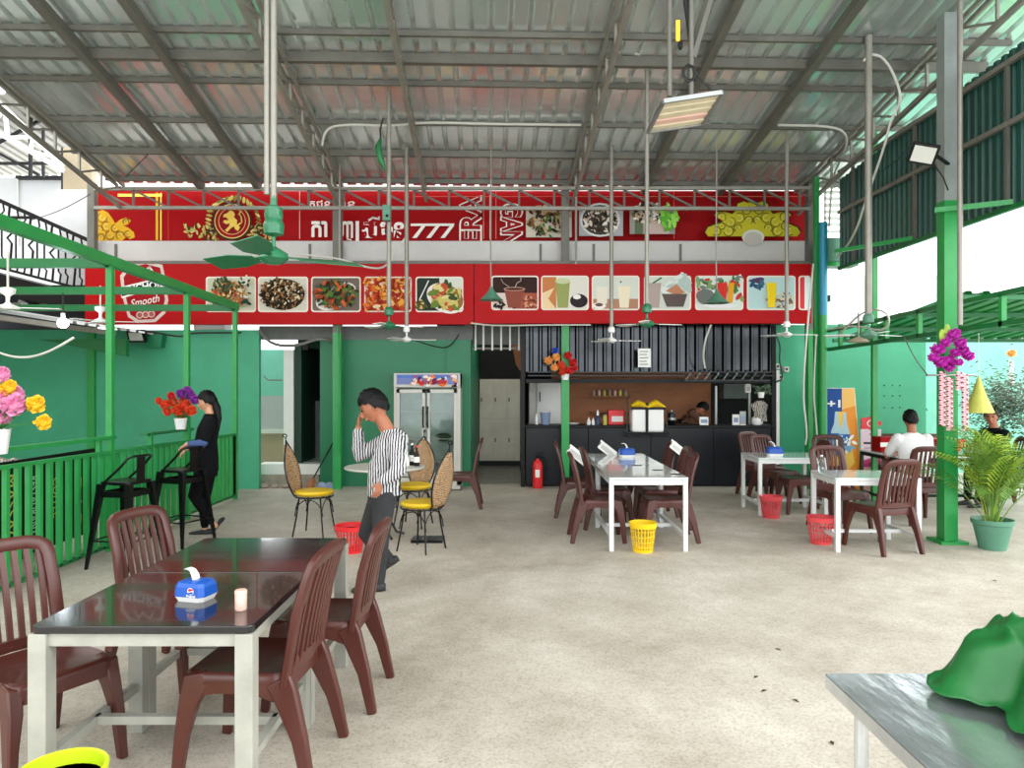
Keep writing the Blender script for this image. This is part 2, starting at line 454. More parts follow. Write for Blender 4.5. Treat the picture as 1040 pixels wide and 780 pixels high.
obj('step', MB().box(X_(263, Y), X_(326, Y), Y - .12, Y + .3, 0, .18), 'stone', door)
d2 = thing('door_2', 'dark doorway beside the white post with a grey low wall inside', None, (X_(313, 12), 12, 0), kind='structure')
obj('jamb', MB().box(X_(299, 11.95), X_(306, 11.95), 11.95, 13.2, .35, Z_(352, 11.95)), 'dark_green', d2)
obj('back_panel', MB().box(X_(299, 13), X_(330, 13) + .3, 13.2, 13.3, 0, 2.6), 'dark_green', d2); obj('lid', MB().box(X_(299, 13), X_(330, 13) + .3, 11.9, 13.3, 2.45, 2.55), 'black', d2); obj('side', MB().box(X_(330, 13) + .2, X_(330, 13) + .3, 11.9, 13.3, 0, 2.5), 'black', d2)  # panels coloured very dark and lid added to keep the room dark
obj('low_wall', MB().box(X_(312, 12.8), X_(330, 12.8), 12.8, 12.95, 0, Z_(407, 12.8)), 'grey_band', d2)
obj('black_post', MB().box(X_(305, 11.7), X_(311, 11.7), 11.8, 11.86, Z_(355, 11.7), Z_(331, 11.7)), 'black', d2)
for i, (px, r) in enumerate(((268, .09), (278, .07), (289, .08), (301, .09), (312, .06))):
    obj('rubble_stone', MB().ball((X_(px, 11.5), 11.55, r * .45), r, r * .8, r * .5, 7, 5), 'stone', None,
        ['low grey rubble stone at the foot of the passage step, nearest the green wall end', 'small rubble stone second from the green wall end under the passage step', 'middle rubble stone under the passage step below the white post', 'broad rubble stone in front of the dark doorway', 'smallest rubble stone beside the broom in front of dark doorway'][i], 'stone', 'rubble along the passage step')

# ---------------------------------------------------------------- roof
RA = math.atan(25 / 740.0)
RO = Vector((0, 11.5, 4.87)); RE1 = Vector((math.cos(RA), math.sin(RA), 0)); RE2 = Vector((math.sin(RA), -math.cos(RA), 0)); SL = .1716
def R(u, v, h=0): return RO + RE1 * u + RE2 * v + Vector((0, 0, SL * v + h))
VMAX = 11.4
ceil = thing('ceiling', 'sloping corrugated metal roof on steel purlins', None, (0, 8, 5.4), kind='structure')
prof = [(0, 0), (.085, 0), (.105, .055), (.14, .055), (.16, 0), (.21, 0)]
u = -6.35
while u < 5.5:
    mb = MB(); us = []
    for k in range(5):
        for a, b in prof[:-1]: us.append((u + k * .21 + a, b))
    us.append((u + 1.05, 0)); n = len(us)
    vs = [R(a, -.25, b + .01) for a, b in us] + [R(a, VMAX, b + .01) for a, b in us]
    mb.add(vs, [(i, i + n, i + n + 1, i + 1) for i in range(n - 1)])
    obj('roof_sheet', mb, 'roof_metal', ceil)
    u += 1.05
PUR = [(0.0, .07), (.91, .09), (1.72, .06), (2.63, .06), (3.15, .11), (3.56, .06), (4.5, .07), (5.4, .07), (6.3, .07), (7.2, .07), (8.1, .07), (9.0, .07), (9.9, .07), (10.8, .07)]
for v, t in PUR:
    obj('purlin', MB().beam(R(-6.3, v, -t / 2), R(5.45, v, -t / 2), t * .7, t, side=(0, 0, 0) if 0 else None), 'steel_frame', ceil)
def plain_rafter(u, w=.09):
    obj('rafter', MB().beam(R(u, -.1, -.12), R(u, VMAX, -.12), w, .11), 'steel_frame', ceil)
for u in (-4.86, -3.98, 2.11, 3.34): plain_rafter(u)
def truss(name, label, u, d=.36, group='roof trusses', v0=-.1, v1=VMAX, bay=.55):
    t = thing(name, label, 'truss', tuple(R(u, 4, 0)), group)
    for du in ((-.05, .05) if d > .2 else (0,)):
        obj('top_chord', MB().beam(R(u + du, v0, -.1), R(u + du, v1, -.1), .035, .05), 'steel_light', t)
    obj('bottom_chord', MB().beam(R(u, v0, -.1 - d), R(u, v1, -.1 - d), .05, .05), 'steel_light', t)
    n = int((v1 - v0) / bay)
    for i in range(n):
        a = v0 + (v1 - v0) * i / n; b = v0 + (v1 - v0) * (i + 1) / n
        obj('web_bar', MB().beam(R(u, a, -.12), R(u, b, -.08 - d), .028, .028), 'steel_light', t)
        obj('web_post', MB().beam(R(u, b, -.12), R(u, b, -.08 - d), .028, .028), 'steel_light', t)
    return t
truss('roof_truss', 'open web roof truss along the far left roof edge above the staircase', -6.12, .34)
truss('roof_truss', 'open web roof truss ending at grey column left of the white shop lettering', -2.72, .3)
truss('roof_truss', 'slim open web truss just right of the box-carrying fan pole', -1.36, .2)
truss('roof_truss', 'open web roof truss ending at the column over the orange flower bunch', .95, .32)
truss('roof_truss', 'open web roof truss along the right roof edge beside green sheet wall', 4.62, .36)

# long horizontal truss in front of the upper sign
ht = thing('sign_truss', 'horizontal open web truss crossing in front of the upper red sign', 'truss', (0, 11.4, 4.4))
Y = 11.4
obj('top_chord', MB().beam(P(96, 192, Y), P(822, 191, Y), .05, .05), 'steel_light', ht)
obj('bottom_chord', MB().beam(P(96, 211, Y), P(822, 212, Y), .05, .05), 'steel_light', ht)
xs = [100 + i * 35.6 for i in range(21)]
for a, b in zip(xs, xs[1:]):
    obj('web_bar', MB().beam(P(a, 193, Y), P(b - 2, 210, Y), .03, .03), 'steel_frame', ht)
    obj('web_post', MB().beam(P(b, 193, Y), P(b, 211, Y), .03, .03), 'steel_frame', ht)

# ---------------------------------------------------------------- columns
def rz(x, y):  # roof underside height
    v = (Vector((x, y, 0)) - Vector((RO.x, RO.y, 0))).dot(RE2); return RO.z + SL * v - .02
def column(label, px, Y, w, ztop, green_to, mt='steel_frame'):
    x = X_(px, Y); t = thing('steel_column', label, 'column', (x, Y, 0), 'roof columns')
    if green_to > 0: obj('painted_shaft', MB().box(x - w / 2, x + w / 2, Y - w / 2, Y + w / 2, 0, green_to), 'green_steel', t)
    obj('bare_shaft', MB().box(x - w / 2, x + w / 2, Y - w / 2, Y + w / 2, green_to, ztop), mt, t)
    return t
column('grey column with green pipe foot standing left of the fridge, behind red sign', 343, 11.48, .13, 4.75, 2.45)
column('column with green foot carrying the orange flower bunch, behind centre table', 574, 11.48, .12, 4.78, 2.6)
column('grey column closing the right end of the red signs', 824, 11.5, .15, 4.9, 2.5)
column('slender grey column closing the left end of the upper red sign', 94, 11.45, .11, 4.8, 2.5)
x = X_(962, 7.6)
t = column('thick square column, grey above and green below, behind the potted palm', 962, 7.6, .14, rz(x, 7.6) - .05, 3.55, 'grey_paint')
obj('base_plate', MB().box(x - .14, x + .14, 7.46, 7.74, 0, .03), 'green_steel', t)
t = thing('steel_column', 'round pipe column, turquoise above and bright green below, right of the red sign', 'column', (X_(836, 10.9), 10.9, 0), 'roof columns')
Y = 10.9
obj('turquoise_pipe', MB().tube([P(836, 320, Y), P(836, 226, Y)], .06, 14), 'cyan_pipe', t, smooth=True, label='turquoise upper pipe with a cut end')
obj('green_pipe', MB().tube([(X_(836, Y), Y, 0), P(836, 320, Y)], .058, 14), 'green_steel', t, smooth=True)
for px, lab, y1 in ((829, 'thin green upright pipe left of the turquoise pipe', 180), (888, 'tall slender green upright carrying the edge of green sheet wall', 130)):
    Y = 11.0 if px == 829 else 10.2
    obj('upright_post', MB().box(X_(px, Y) - .035, X_(px, Y) + .035, Y - .03, Y + .03, 0, Z_(y1, Y)), 'green_steel', None, lab, 'post')

# ---------------------------------------------------------------- green corrugated side wall (upper right)
gw = thing('wall_right', 'dark green corrugated sheet wall hung under the right roof edge', None, (5.0, 9, 3.4), kind='structure')
y = 4.4; XG = 5.0
while y < 10.9:
    mb = MB(); us = []
    for k in range(8):
        for a, b in ((0, 0), (.05, 0), (.065, .03), (.10, .03), (.115, 0)): us.append((y + k * .12 + a, b))
    us.append((y + .96, 0)); n = len(us)
    mb.add([(XG + b, a, 3.4) for a, b in us] + [(XG + b, a, 4.78 + max(0, (11 - a)) * .06) for a, b in us], [(i, i + 1, i + n + 1, i + n) for i in range(n - 1)])
    obj('wall_sheet', mb, 'green_corrugated', gw)
    y += .96
for z, m_ in ((3.4, 'green_steel_dark'), (4.25, 'green_corrugated'), (4.86, 'steel_light')):
    obj('rail', MB().beam((XG - .04, 4.4, z), (XG - .04, 11.05, z), .05, .05), m_ if z != 4.25 else 'steel_light', gw)
for yy in (5.6, 7.3, 8.98, 10.6):
    obj('upright', MB().beam((XG - .04, yy, 3.4), (XG - .04, yy, 4.86), .04, .04), 'steel_frame', gw)
for yy in (8.98, 7.2):
    obj('cross_bar', MB().beam((XG - .05, yy, 3.45), (XG - .62, yy + (.9 if yy > 8 else .35), 3.45), .04, .05), 'green_steel', gw)
# louvre box and green bracket at the wall end
lv = thing('louvre_panel', 'white louvred panel between the red sign and green sheet wall', 'louvre', P(846, 245, 11.8))
for k in range(9):
    Y = 11.8; y_ = 182 + k * 6.6
    obj('slat', MB().beam(P(838, y_, Y), P(857, y_, Y), .06, .045), 'white_paint', lv)
obj('frame_bar', MB().beam(P(838, 180, Y + .04), P(838, 243, Y + .04), .03, .03), 'white_paint', lv); obj('frame_bar', MB().beam(P(857, 180, Y + .04), P(857, 243, Y + .04), .03, .03), 'white_paint', lv)
Y = 11.2
ac = thing('air_unit', 'pale green weathered box unit on a bracket beside turquoise pipe', 'air conditioner', P(850, 268, Y))
obj('body', MB().box(X_(840, Y), X_(866, Y), Y, Y + .3, Z_(266, Y), Z_(241, Y)), 'pot_green', ac, bevel=.02)
obj('end_cap', MB().box(X_(858, Y), X_(867, Y), Y - .03, Y + .05, Z_(264, Y), Z_(243, Y)), 'beige_panel', ac, bevel=.02, label='round beige worn end cap')
obj('bracket', MB().box(X_(836, Y), X_(872, Y), Y, Y + .3, Z_(270, Y), Z_(266, Y)), 'green_steel', ac)
Y = 13
obj('neighbour_board', MB().box(X_(838, Y), X_(872, Y), Y, Y + .06, 0, Z_(280, Y)), 'pale_fence', None, 'pale board beyond the right end of the lower sign', 'board')

# ---------------------------------------------------------------- right green canopy
cn = thing('green_canopy', 'low green steel canopy frame with green sheet top behind right column', 'canopy', (5.0, 8, 2.2))
XC = 4.78
obj('top_chord', MB().beam((XC, 5.2, 2.57), (XC, 11.0, 2.45), .05, .05), 'green_steel_dark', cn)
obj('bottom_chord', MB().beam((XC, 5.2, 2.27), (XC, 11.0, 2.17), .05, .05), 'green_steel_dark', cn)
for yy in (5.6, 7.1, 8.55, 9.3, 9.95, 10.6):
    obj('short_post', MB().beam((XC, yy, 2.2), (XC, yy, 2.52), .05, .05), 'green_steel', cn)
def zc_(y): return 2.32 + (10.9 - y) * .112
for i in range(6):
    x0 = XC + .1 + i * .8
    mb = MB(); us = []
    for k in range(4):
        for a, b in ((0, 0), (.09, 0), (.11, .03), (.16, .03), (.18, 0)): us.append((x0 + k * .2 + a, b))
    us.append((x0 + .8, 0)); n = len(us)
    mb.add([(a, 8.0, zc_(8.0) + b) for a, b in us] + [(a, 10.9, zc_(10.9) + b) for a, b in us], [(i_, i_ + 1, i_ + n + 1, i_ + n) for i_ in range(n - 1)])
    obj('canopy_sheet', mb, 'green_steel', cn)
for yy in (8.05, 9.0, 9.95, 10.85): obj('canopy_purlin', MB().beam((XC, yy, zc_(yy) - .03), (9.6, yy, zc_(yy) - .03), .04, .05), 'green_steel_dark', cn)
for xx, yy, nm in ((6.35, 10.6, 0), (8.9, 10.6, 1)):
    obj('canopy_post', MB().beam((xx, yy, 0), (xx, yy, 2.3 + (xx - 4.88) * .08), .08, .08), 'green_steel', cn)
# tarpaulin roll under the canopy edge
obj('tarp_roll', MB().tube([(6.9 + i * .35, 11.0, 2.36 + .03 * math.sin(i * 1.7)) for i in range(9)], .05, 8), 'white_cloth', None, 'pale rolled tarpaulin along the back edge of right green canopy', 'tarpaulin', smooth=True)

# ---------------------------------------------------------------- left pergola of green beams
lc = thing('green_pergola', 'left green steel pergola of posts and sloping beam over the railing', 'pergola', (-3.97, 8, 0))
XL = -3.97
obj('long_beam', MB().beam((XL, 4.2, 2.955), (XL, 10.5, 2.76), .08, .1), 'green_steel', lc)
for yy, px in ((7.2, 112), (8.9, 189), (10.45, 240)):
    zt = 2.955 - (yy - 4.2) / 6.3 * .195
    obj('post', MB().beam((XL, yy, 0), (XL, yy, zt), .06, .06), 'green_steel', lc)
    obj('cross_beam', MB().beam((XL, yy, zt - .02), (-9.0, yy, zt - .02), .06, .09), 'green_steel_dark', lc)
# railing
rl = thing('green_railing', 'green steel railing of flat uprights along the left raised edge', 'railing', (XL, 8, 0))
obj('top_rail', MB().beam((XL, 4.4, 1.02), (XL, 10.45, .93), .05, .03), 'green_steel', rl)
obj('bottom_rail', MB().beam((XL, 4.4, .06), (XL, 10.45, .06), .04, .03), 'green_steel_dark', rl)
yy = 4.5
while yy < 10.45:
    z = 1.02 - (yy - 4.4) / 6.05 * .09
    obj('upright', MB().box(XL - .02, XL + .02, yy - .02, yy + .02, .05, z), 'green_steel', rl); yy += .135
obj('upper_rail', MB().beam((XL, 4.4, 1.15), (XL, 7.25, 1.12), .07, .035), 'green_steel', rl)
obj('upper_rail', MB().beam((XL - .03, 7.9, 1.1), (XL - .03, 9.05, 1.09), .09, .03), 'green_steel_dark', rl)
for yy in (4.8, 7.0, 8.0, 8.95): obj('upper_post', MB().beam((XL, yy, .98), (XL, yy, 1.12), .04, .04), 'green_steel', rl)

# ---------------------------------------------------------------- far upper left: neighbour building, stair, other roof
nb = thing('neighbour_building', 'white neighbouring building beyond the black staircase', 'building', (-11, 14.5, 0))
Y = 14.5
obj('white_wall_part', MB().box(X_(-160, Y), X_(64, Y), Y, Y + .2, Z_(330, Y), Z_(180, Y)), 'white_wall', nb)
obj('wall_edge', MB().box(X_(62, 13.2), X_(65, 13.2), 13.2, 13.3, Z_(300, 13.2), Z_(150, 13.2)), 'black', nb)
Y = 12.7
obj('beige_wall_part', MB().box(X_(64, Y), X_(93, Y), Y, Y + .15, Z_(330, Y), Z_(150, Y)), 'beige_panel', nb, label='weathered beige wall strip')
obj('joint', MB().box(X_(17, 14.45), X_(18, 14.45), 14.46, 14.5, Z_(250, 14.45), Z_(180, 14.45)), 'gutter_white', nb)
obj('roof_coping', MB().box(X_(17, 14.4), X_(64, 14.4), 14.35, 14.5, Z_(181.5, 14.4), Z_(179, 14.4)), 'black', nb)
st = thing('stair_railing', 'black wrought iron stair railing descending right at upper left', 'railing', (-7.5, 11.6, 3.0))
Y = 11.7
def T(px): return 203 + (px + 2) * (245 - 203) / 94.0
obj('hand_rail', MB().beam(P(-30, T(-30), Y), P(92, T(92), Y), .05, .06), 'black', st)
obj('lower_rail', MB().beam(P(-30, 264, Y), P(92, 296, Y), .04, .04), 'black', st)
obj('level_rail', MB().beam(P(-30, 221, Y), P(38, 221, Y), .04, .04), 'black', st)
for i in range(17):
    px = -26 + i * 7.2; a, b = T(px), 264 + (px + 30) * 32 / 122; mid = (a + b) / 2
    if i % 3 == 2:
        obj('scroll_baluster', MB().tube([P(px, a, Y), P(px - 2, mid - 10, Y), P(px + 2.5, mid - 5, Y), P(px - 2.5, mid, Y), P(px + 2, mid + 6, Y), P(px, b, Y)], .018, 5), 'black', st)
    else:
        obj('baluster', MB().tube([P(px, a, Y), P(px + 1.5, a + 9, Y), P(px - 1, a + 12, Y), P(px - 1, b - 12, Y), P(px + 1.5, b - 9, Y), P(px, b, Y)], .014, 5), 'black', st)
for i, px in enumerate((40, 61)):
    mb = MB()
    for k in range(7): a = k * 2 * PI / 7; mb.ball(P(px + 2.6 * math.cos(a), T(px) + 16 + 2.6 * math.sin(a), Y), .035, .02, .035, 6, 4)
    obj('rosette', mb, 'black', st, label='wrought flower ornament')
# stair stringer (sloping dark concrete) + dark void below
obj('stair_flight', MB().prism([(X_(-40, 11.9), Z_(292, 11.9)), (X_(95, 11.9), Z_(318, 11.9)), (X_(95, 11.9), Z_(302, 11.9)), (X_(-40, 11.9), Z_(268, 11.9))], 11.8, 12.8), 'black', None, 'dark stair flight under the black wrought iron railing', 'staircase')
obj('string_lights', MB().tube([P(30 + i * 3.1, 224 - i * 1.35 + 3 * math.sin(i / 20 * PI), 11.2) for i in range(21)], .006, 4), 'black_cable', None, 'dark festoon wire rising from staircase to the upper sign end', 'cable')
nr = thing('neighbour_roof', 'bright neighbouring shed roof on white lattice trusses at upper left', 'roof', (-9.5, 13, 5))
Y = 12.3
def seg(nm, a, b, w_, mt, Yv=None): obj(nm, MB().beam(P(a[0], a[1], Yv or Y), P(b[0], b[1], Yv or Y), w_, w_), mt, nr)
seg('top_chord', (-40, 68), (64, 168), .09, 'white_paint'); seg('bottom_chord', (-40, 112), (64, 173), .08, 'white_paint')
pts = [(-20, 87), (-12, 128), (5, 111), (8, 140), (34, 139), (31, 153), (55, 160), (53, 167)]
for a, b in zip(pts, pts[1:]): seg('web_bar', a, b, .05, 'white_paint')
seg('dark_rafter', (-30, 160), (64, 110), .05, 'black', 13.5); seg('dark_rafter', (-30, 140), (40, 178), .05, 'black', 13.6); seg('dark_rafter', (-30, 166), (64, 166), .05, 'black', 13.7)
seg('dark_post', (31, 100), (31, 179), .05, 'black', 13.4); seg('dark_post', (44, 130), (44, 180), .04, 'black', 13.4)
for i in range(7):
    x0 = -14.2 + i * .8
    mb = MB(); us = []
    for k in range(4):
        for a, b in ((0, 0), (.09, 0), (.11, .04), (.16, .04), (.18, 0)): us.append((x0 + k * .2 + a, b))
    us.append((x0 + .8, 0)); n = len(us)
    mb.add([(a + .12 * 0, 12.5, 6.62 + b) for a, b in us] + [(a, 16.2, 6.28 + b) for a, b in us], [(i_, i_ + 1, i_ + n + 1, i_ + n) for i_ in range(n - 1)])
    obj('roof_sheet', mb, 'steel_light', nr)
db = thing('dark_shed', 'dark navy shed wall beneath the stairs behind the annex roof', 'shed', (-8, 12.4, 0))
obj('shed_wall', MB().box(X_(-90, 12.2), X_(90, 12.2), 12.15, 12.3, 0, Z_(290, 12.2)), 'navy', db)
for k in range(9):
    obj('stored_bundle', MB().beam(P(-10 + k * 10, 306 + 2 * (k % 3), 12.05), P(2 + k * 10, 309 + 2 * (k % 2), 12.05), .08, .06), ('gutter_white', 'black', 'steel_light')[k % 3], db)
# lower annex roof over the left seating
an = thing('annex_roof', 'low metal annex roof with shiny ribs over the left seating', 'roof', (-7, 8, 2.4))
for i in range(5):
    y0 = 8.9 + i * .52
    mb = MB(); us = []
    for k in range(2):
        for a, b in ((0, 0), (.12, 0), (.14, .035), (.2, .035), (.22, 0)): us.append((y0 + k * .26 + a, b))
    us.append((y0 + .52, 0)); n = len(us)
    mb.add([(-9.1, a, 2.98 + b) for a, b in us] + [(-5.6, a, 2.42 + b) for a, b in us], [(i_, i_ + n, i_ + n + 1, i_ + 1) for i_ in range(n - 1)])
    obj('roof_sheet', mb, 'galv', an)
obj('eave_beam', MB().beam((-9.1, 8.9, 2.86), (-5.5, 8.9, 2.36), .05, .06), 'galv', an)
obj('eave_beam', MB().beam((-9.1, 10.2, 2.82), (-5.55, 10.2, 2.36), .05, .07), 'galv', an)
obj('wall_bracket', MB().prism([(-5.62, 2.3), (-6.9, 2.3), (-5.62, 2.05)], 10.6, 10.7), 'green_steel_dark', an)
lp = thing('led_lamp', 'lit white bulb lamp glowing under the left annex roof', 'lamp', P(64, 328, 8.6))
obj('bulb', MB().ball(P(64, 328, 8.6), .06, n=14, m=8), 'lamp_glow', lp, smooth=True)
obj('socket', MB().tube([P(64, 324, 8.6), P(64, 318, 8.6)], .025, 10), 'white_plastic', lp, smooth=True)
obj('hanger', MB().tube([P(64, 318, 8.6), P(64, 296, 8.9)], .008, 6), 'black_cable', lp)
obj('conduit', MB().tube([P(-20 + i * 5, 344 + 22 * math.sin(min(1, i / 19.0) * PI * .86 + .35) - 3, 8.7) for i in range(20)], .014, 6), 'white_cable', None, 'white sagging cable loop under the left annex roof', 'cable', smooth=True)

# ================================================================ SIGNS
Y = 11.9
us_ = thing('upper_sign', 'upper red shop sign with gold ornaments and big white lettering', 'sign', P(458, 244, Y))
obj('board', MB().box(X_(97, Y), X_(818, Y), Y, Y + .08, Z_(248, Y), Z_(194, Y)), 'red_sign_dark', us_)
G1, G2, G3 = (214, 170, 40), (236, 206, 90), (150, 104, 24)
p = PR(fpx(Y))
W = (238, 234, 226); RD = (176, 8, 18)
# left gold ornament
def leafy(p, cx, cy, rx, ry, a0, a1, n, cols, r0=.25):
    for ring in (1.0, .7, .45):
        for i in range(n):
            a = a0 + (a1 - a0) * (i + (.5 if ring == .7 else 0)) / n
            x = cx + rx * ring * math.cos(a); y = cy - ry * ring * math.sin(a)
            p.ell(x, y, rx * r0, ry * r0 * .42, random.choice(cols), 9, -a + random.uniform(-.3, .3))
            p.ell(x, y, rx * r0 * .8, ry * r0 * .12, G3, 6, -a)
orn = [(97, 216), (104, 213), (110, 216), (114, 222), (117, 227), (122, 223), (128, 221), (133, 224), (130, 228), (125, 229), (130, 231), (136, 236), (137, 241), (132, 243), (128, 241), (124, 244.5), (97, 244.5)]
p.poly(orn, (206, 160, 36))
for (cx_, cy_, r_, a0) in ((104, 221, 5, 0), (108, 230, 5, 1), (101, 233, 4, 2), (117, 232, 4, .4), (128, 225, 3, 2.4), (112, 239, 4.5, .2), (130, 238, 3.5, .8), (122, 239, 4, 2), (103, 241, 3.5, 3)):
    for q_ in (1, .5): p.stroke([(cx_ + r_ * q_ * math.cos(a0 + t * .7), cy_ + r_ * q_ * math.sin(a0 + t * .7)) for t in range(7)], .9, (136, 92, 20) if q_ == 1 else (244, 216, 110))
p.rect(158.5, 196, 161, 244, G1); p.rect(163, 196, 164.5, 244, G2); p.rect(171, 196, 171.7, 244, (200, 70, 50))
p.rect(120, 197, 165, 200, G2)
# lion crest
for sgn in (-1, 1):
    for i in range(22):
        a = -.9 + i * .17; x = 238 + sgn * (26 * math.cos(a)); y = 226 - 24 * math.sin(a)
        p.ell(x, y, 3.4, 1.4, random.choice(((182, 170, 90), (120, 110, 50), (210, 196, 120))), 7, a * sgn + .5)
    for i in range(46):
        x = 238 + sgn * random.uniform(16, 50); y = random.uniform(229, 244)
        p.ell(x, y, 2.8, 1.1, random.choice(((178, 166, 92), (60, 52, 30), (206, 194, 120))), 6, random.uniform(0, PI))
p.ell(238, 226, 20, 19.5, (60, 40, 24), 28); p.ell(238, 226, 18, 17.5, (214, 190, 110), 28); p.ell(238, 226, 17, 16.5, (150, 12, 22), 28)
p.ell(238, 226, 13.8, 13.6, (220, 196, 120), 28); p.ell(238, 226, 13.2, 13, (130, 10, 20), 28)
lion = [(233, 218), (236, 215), (239, 216), (241, 219), (240, 222), (243, 225), (243, 229), (246, 232), (244, 236), (241, 234), (240, 231), (237, 233), (233, 237), (231, 235), (235, 231), (236, 228), (232, 229), (229, 227), (230, 225), (235, 225), (232, 222), (229, 222), (230, 219)]
p.poly(lion, (228, 196, 90)); p.stroke([(244, 230), (248, 227), (247, 221), (245, 219), (247, 216)], 1.4, (228, 196, 90))
# khmer lettering
p.text('\u1780\u17b6', 318, 226, 334, 242, W, bold=.03)
p.text('\u17a0\u17b6', 342, 226, 360, 243, W, bold=.03)
p.rect(362.5, 226, 366, 246, W)
p.text('\u179f', 369, 227, 384, 243, W, bold=.03)
p.stroke([(376, 225), (380, 222.5), (386, 224), (386, 222)], 2.0, W)
p.text('\u1798', 387, 227, 400, 242, W, bold=.03); p.text('\u1793', 401, 227, 411.5, 243, W, bold=.03)
p.text('\u1797\u1787\u1793', 315, 205, 337, 213, W, bold=.02); p.text('\u178b\u17b6\u1793', 340, 205, 362, 213, W, bold=.02)
p.stroke([(354, 244), (358, 245)], 1.3, W)
for i in range(3):
    x = 418 + i * 14.2
    p.poly([(x, 228.5), (x + 15.5, 228.5), (x + 15, 231), (x, 231)], W)
    p.poly([(x + 11, 231), (x + 15, 231), (x + 6, 243), (x + 1.6, 243)], W)
# vertical outlined words
for word, x0, x1, y0, y1, rot in (('ERA', 468, 488.5, 201, 248, -PI / 2), ('GAN', 509, 530, 209, 250, PI / 2)):
    n = len(word); h = (y1 - y0) / n
    p.text(word, x0 - 1.2, y0 - 1.2, x1 + 1.2, y1 + 1.2, W, rot, bold=.055)
    p.text(word, x0 + .4, y0 + .4, x1 - .4, y1 - .4, (150, 10, 20), rot, bold=.022)
for x in (491, 503.5): p.rect(x, 197, x + .8, 244, (232, 120, 110))
p.rect(497.5, 200, 499, 244, (235, 210, 200))
p.rect(682.5, 197, 683.2, 244, (226, 90, 80)); p.rect(306, 196, 306.8, 244, (230, 170, 160)); p.rect(420, 201, 812, 201.8, (228, 110, 90))
# food pictures on upper sign
FOOD = dict(dark=((54, 40, 26), (30, 24, 18), (120, 84, 46), (190, 168, 130), (84, 60, 34)), green=((40, 60, 30), (26, 34, 22), (96, 110, 50), (150, 60, 30), (70, 84, 60)),
            fried=((206, 160, 100), (226, 190, 130), (170, 110, 60), (60, 90, 40), (190, 60, 40)), soup=((190, 60, 24), (214, 110, 40), (230, 200, 160), (150, 34, 16), (226, 160, 60)),
            pale=((220, 208, 190), (190, 170, 150), (70, 56, 44), (40, 34, 30), (236, 230, 220)))
p.rect(534, 214, 580, 242.5, (206, 200, 182)); p.bits(535, 210, 579, 242, 120, 3.2, FOOD['dark'] + ((186, 140, 110), (70, 110, 40)))
p.rect(587, 214, 631, 242, (170, 172, 176)); p.ell(608, 226, 20, 17, (216, 216, 212)); p.ell(608, 226, 18, 15, (70, 66, 60)); p.bits(591, 212, 626, 240, 110, 2.6, FOOD['pale'])
p.rect(637, 214, 682, 241, (150, 150, 142)); p.rect(642, 228, 650, 241, (96, 110, 84)); p.rect(651, 230, 676, 241, (196, 176, 168)); p.bits(638, 210, 674, 231, 70, 2.8, FOOD['pale'] + FOOD['dark']); p.bits(668, 212, 683, 236, 26, 4, ((120, 196, 60), (90, 170, 50), (150, 214, 90)))
# right gold crown ornament
half = [(0, 209), (5, 211), (9, 209.5), (15, 212), (16, 217), (20, 222), (27, 220), (35, 220), (38, 223), (34, 226), (29, 229), (36, 232), (44, 235), (47, 240), (44, 244)]
cr = [(758 + a, b) for a, b in half] + [(758 - a, b) for a, b in half[::-1]]
p.poly([(x + (1.2 if x > 758 else -1.2), y - 1) for x, y in cr], (60, 40, 20)); p.poly(cr, (196, 186, 44))
for sg in (-1, 1):
    for (cx_, cy_, r_, a0) in ((6, 218, 4.5, 0), (13, 226, 5, 1), (22, 230, 5, .4), (31, 225, 4.5, 2.4), (24, 239, 5, .2), (36, 239, 4.5, .8), (4, 228, 4, 2), (15, 236, 4, 3), (31, 234, 3.5, 1.4)):
        for q_ in (1, .55): p.stroke([(758 + sg * (cx_ + r_ * q_ * math.cos(a0 + t * .7)), cy_ + r_ * q_ * math.sin(a0 + t * .7)) for t in range(7)], .8, (104, 96, 20) if q_ == 1 else (232, 224, 120))
p.ell(758, 245, 11, 7.5, (216, 214, 196)); p.ell(758, 247, 9, 7, (190, 186, 180))
p.build('lettering', us_, 'gold ornaments, lion crest, white lettering and food prints')
Y = 12.25
obj('fascia_board', MB().box(X_(124, Y), X_(824, Y), Y, Y + .1, Z_(196, Y), Z_(180, Y)), 'gutter_white', None, 'pale fascia strip running above the upper red sign', 'board')
Y = 11.62
gt = thing('gutter', 'long white metal gutter between the upper and lower red signs', 'gutter', P(458, 266, Y))
obj('trough', MB().prism([(0, 0), (0, 0)], 0, 0) if 0 else MB().box(X_(96, Y), X_(819, Y), Y, Y + .2, Z_(265.5, Y), Z_(244.5, Y)), 'gutter_white', gt, bevel=.015)
for px in (118, 315, 549, 603, 691): obj('strap', MB().box(X_(px - 1.2, Y), X_(px + 1.2, Y), Y - .02, Y, Z_(266, Y), Z_(248, Y)), 'steel_frame', gt)
obj('shadow_strip', MB().box(X_(96, Y), X_(819, Y), Y + .05, Y + .15, Z_(270, Y), Z_(265.5, Y)), 'black', gt)  # solid black strip stands in for shade under the gutter

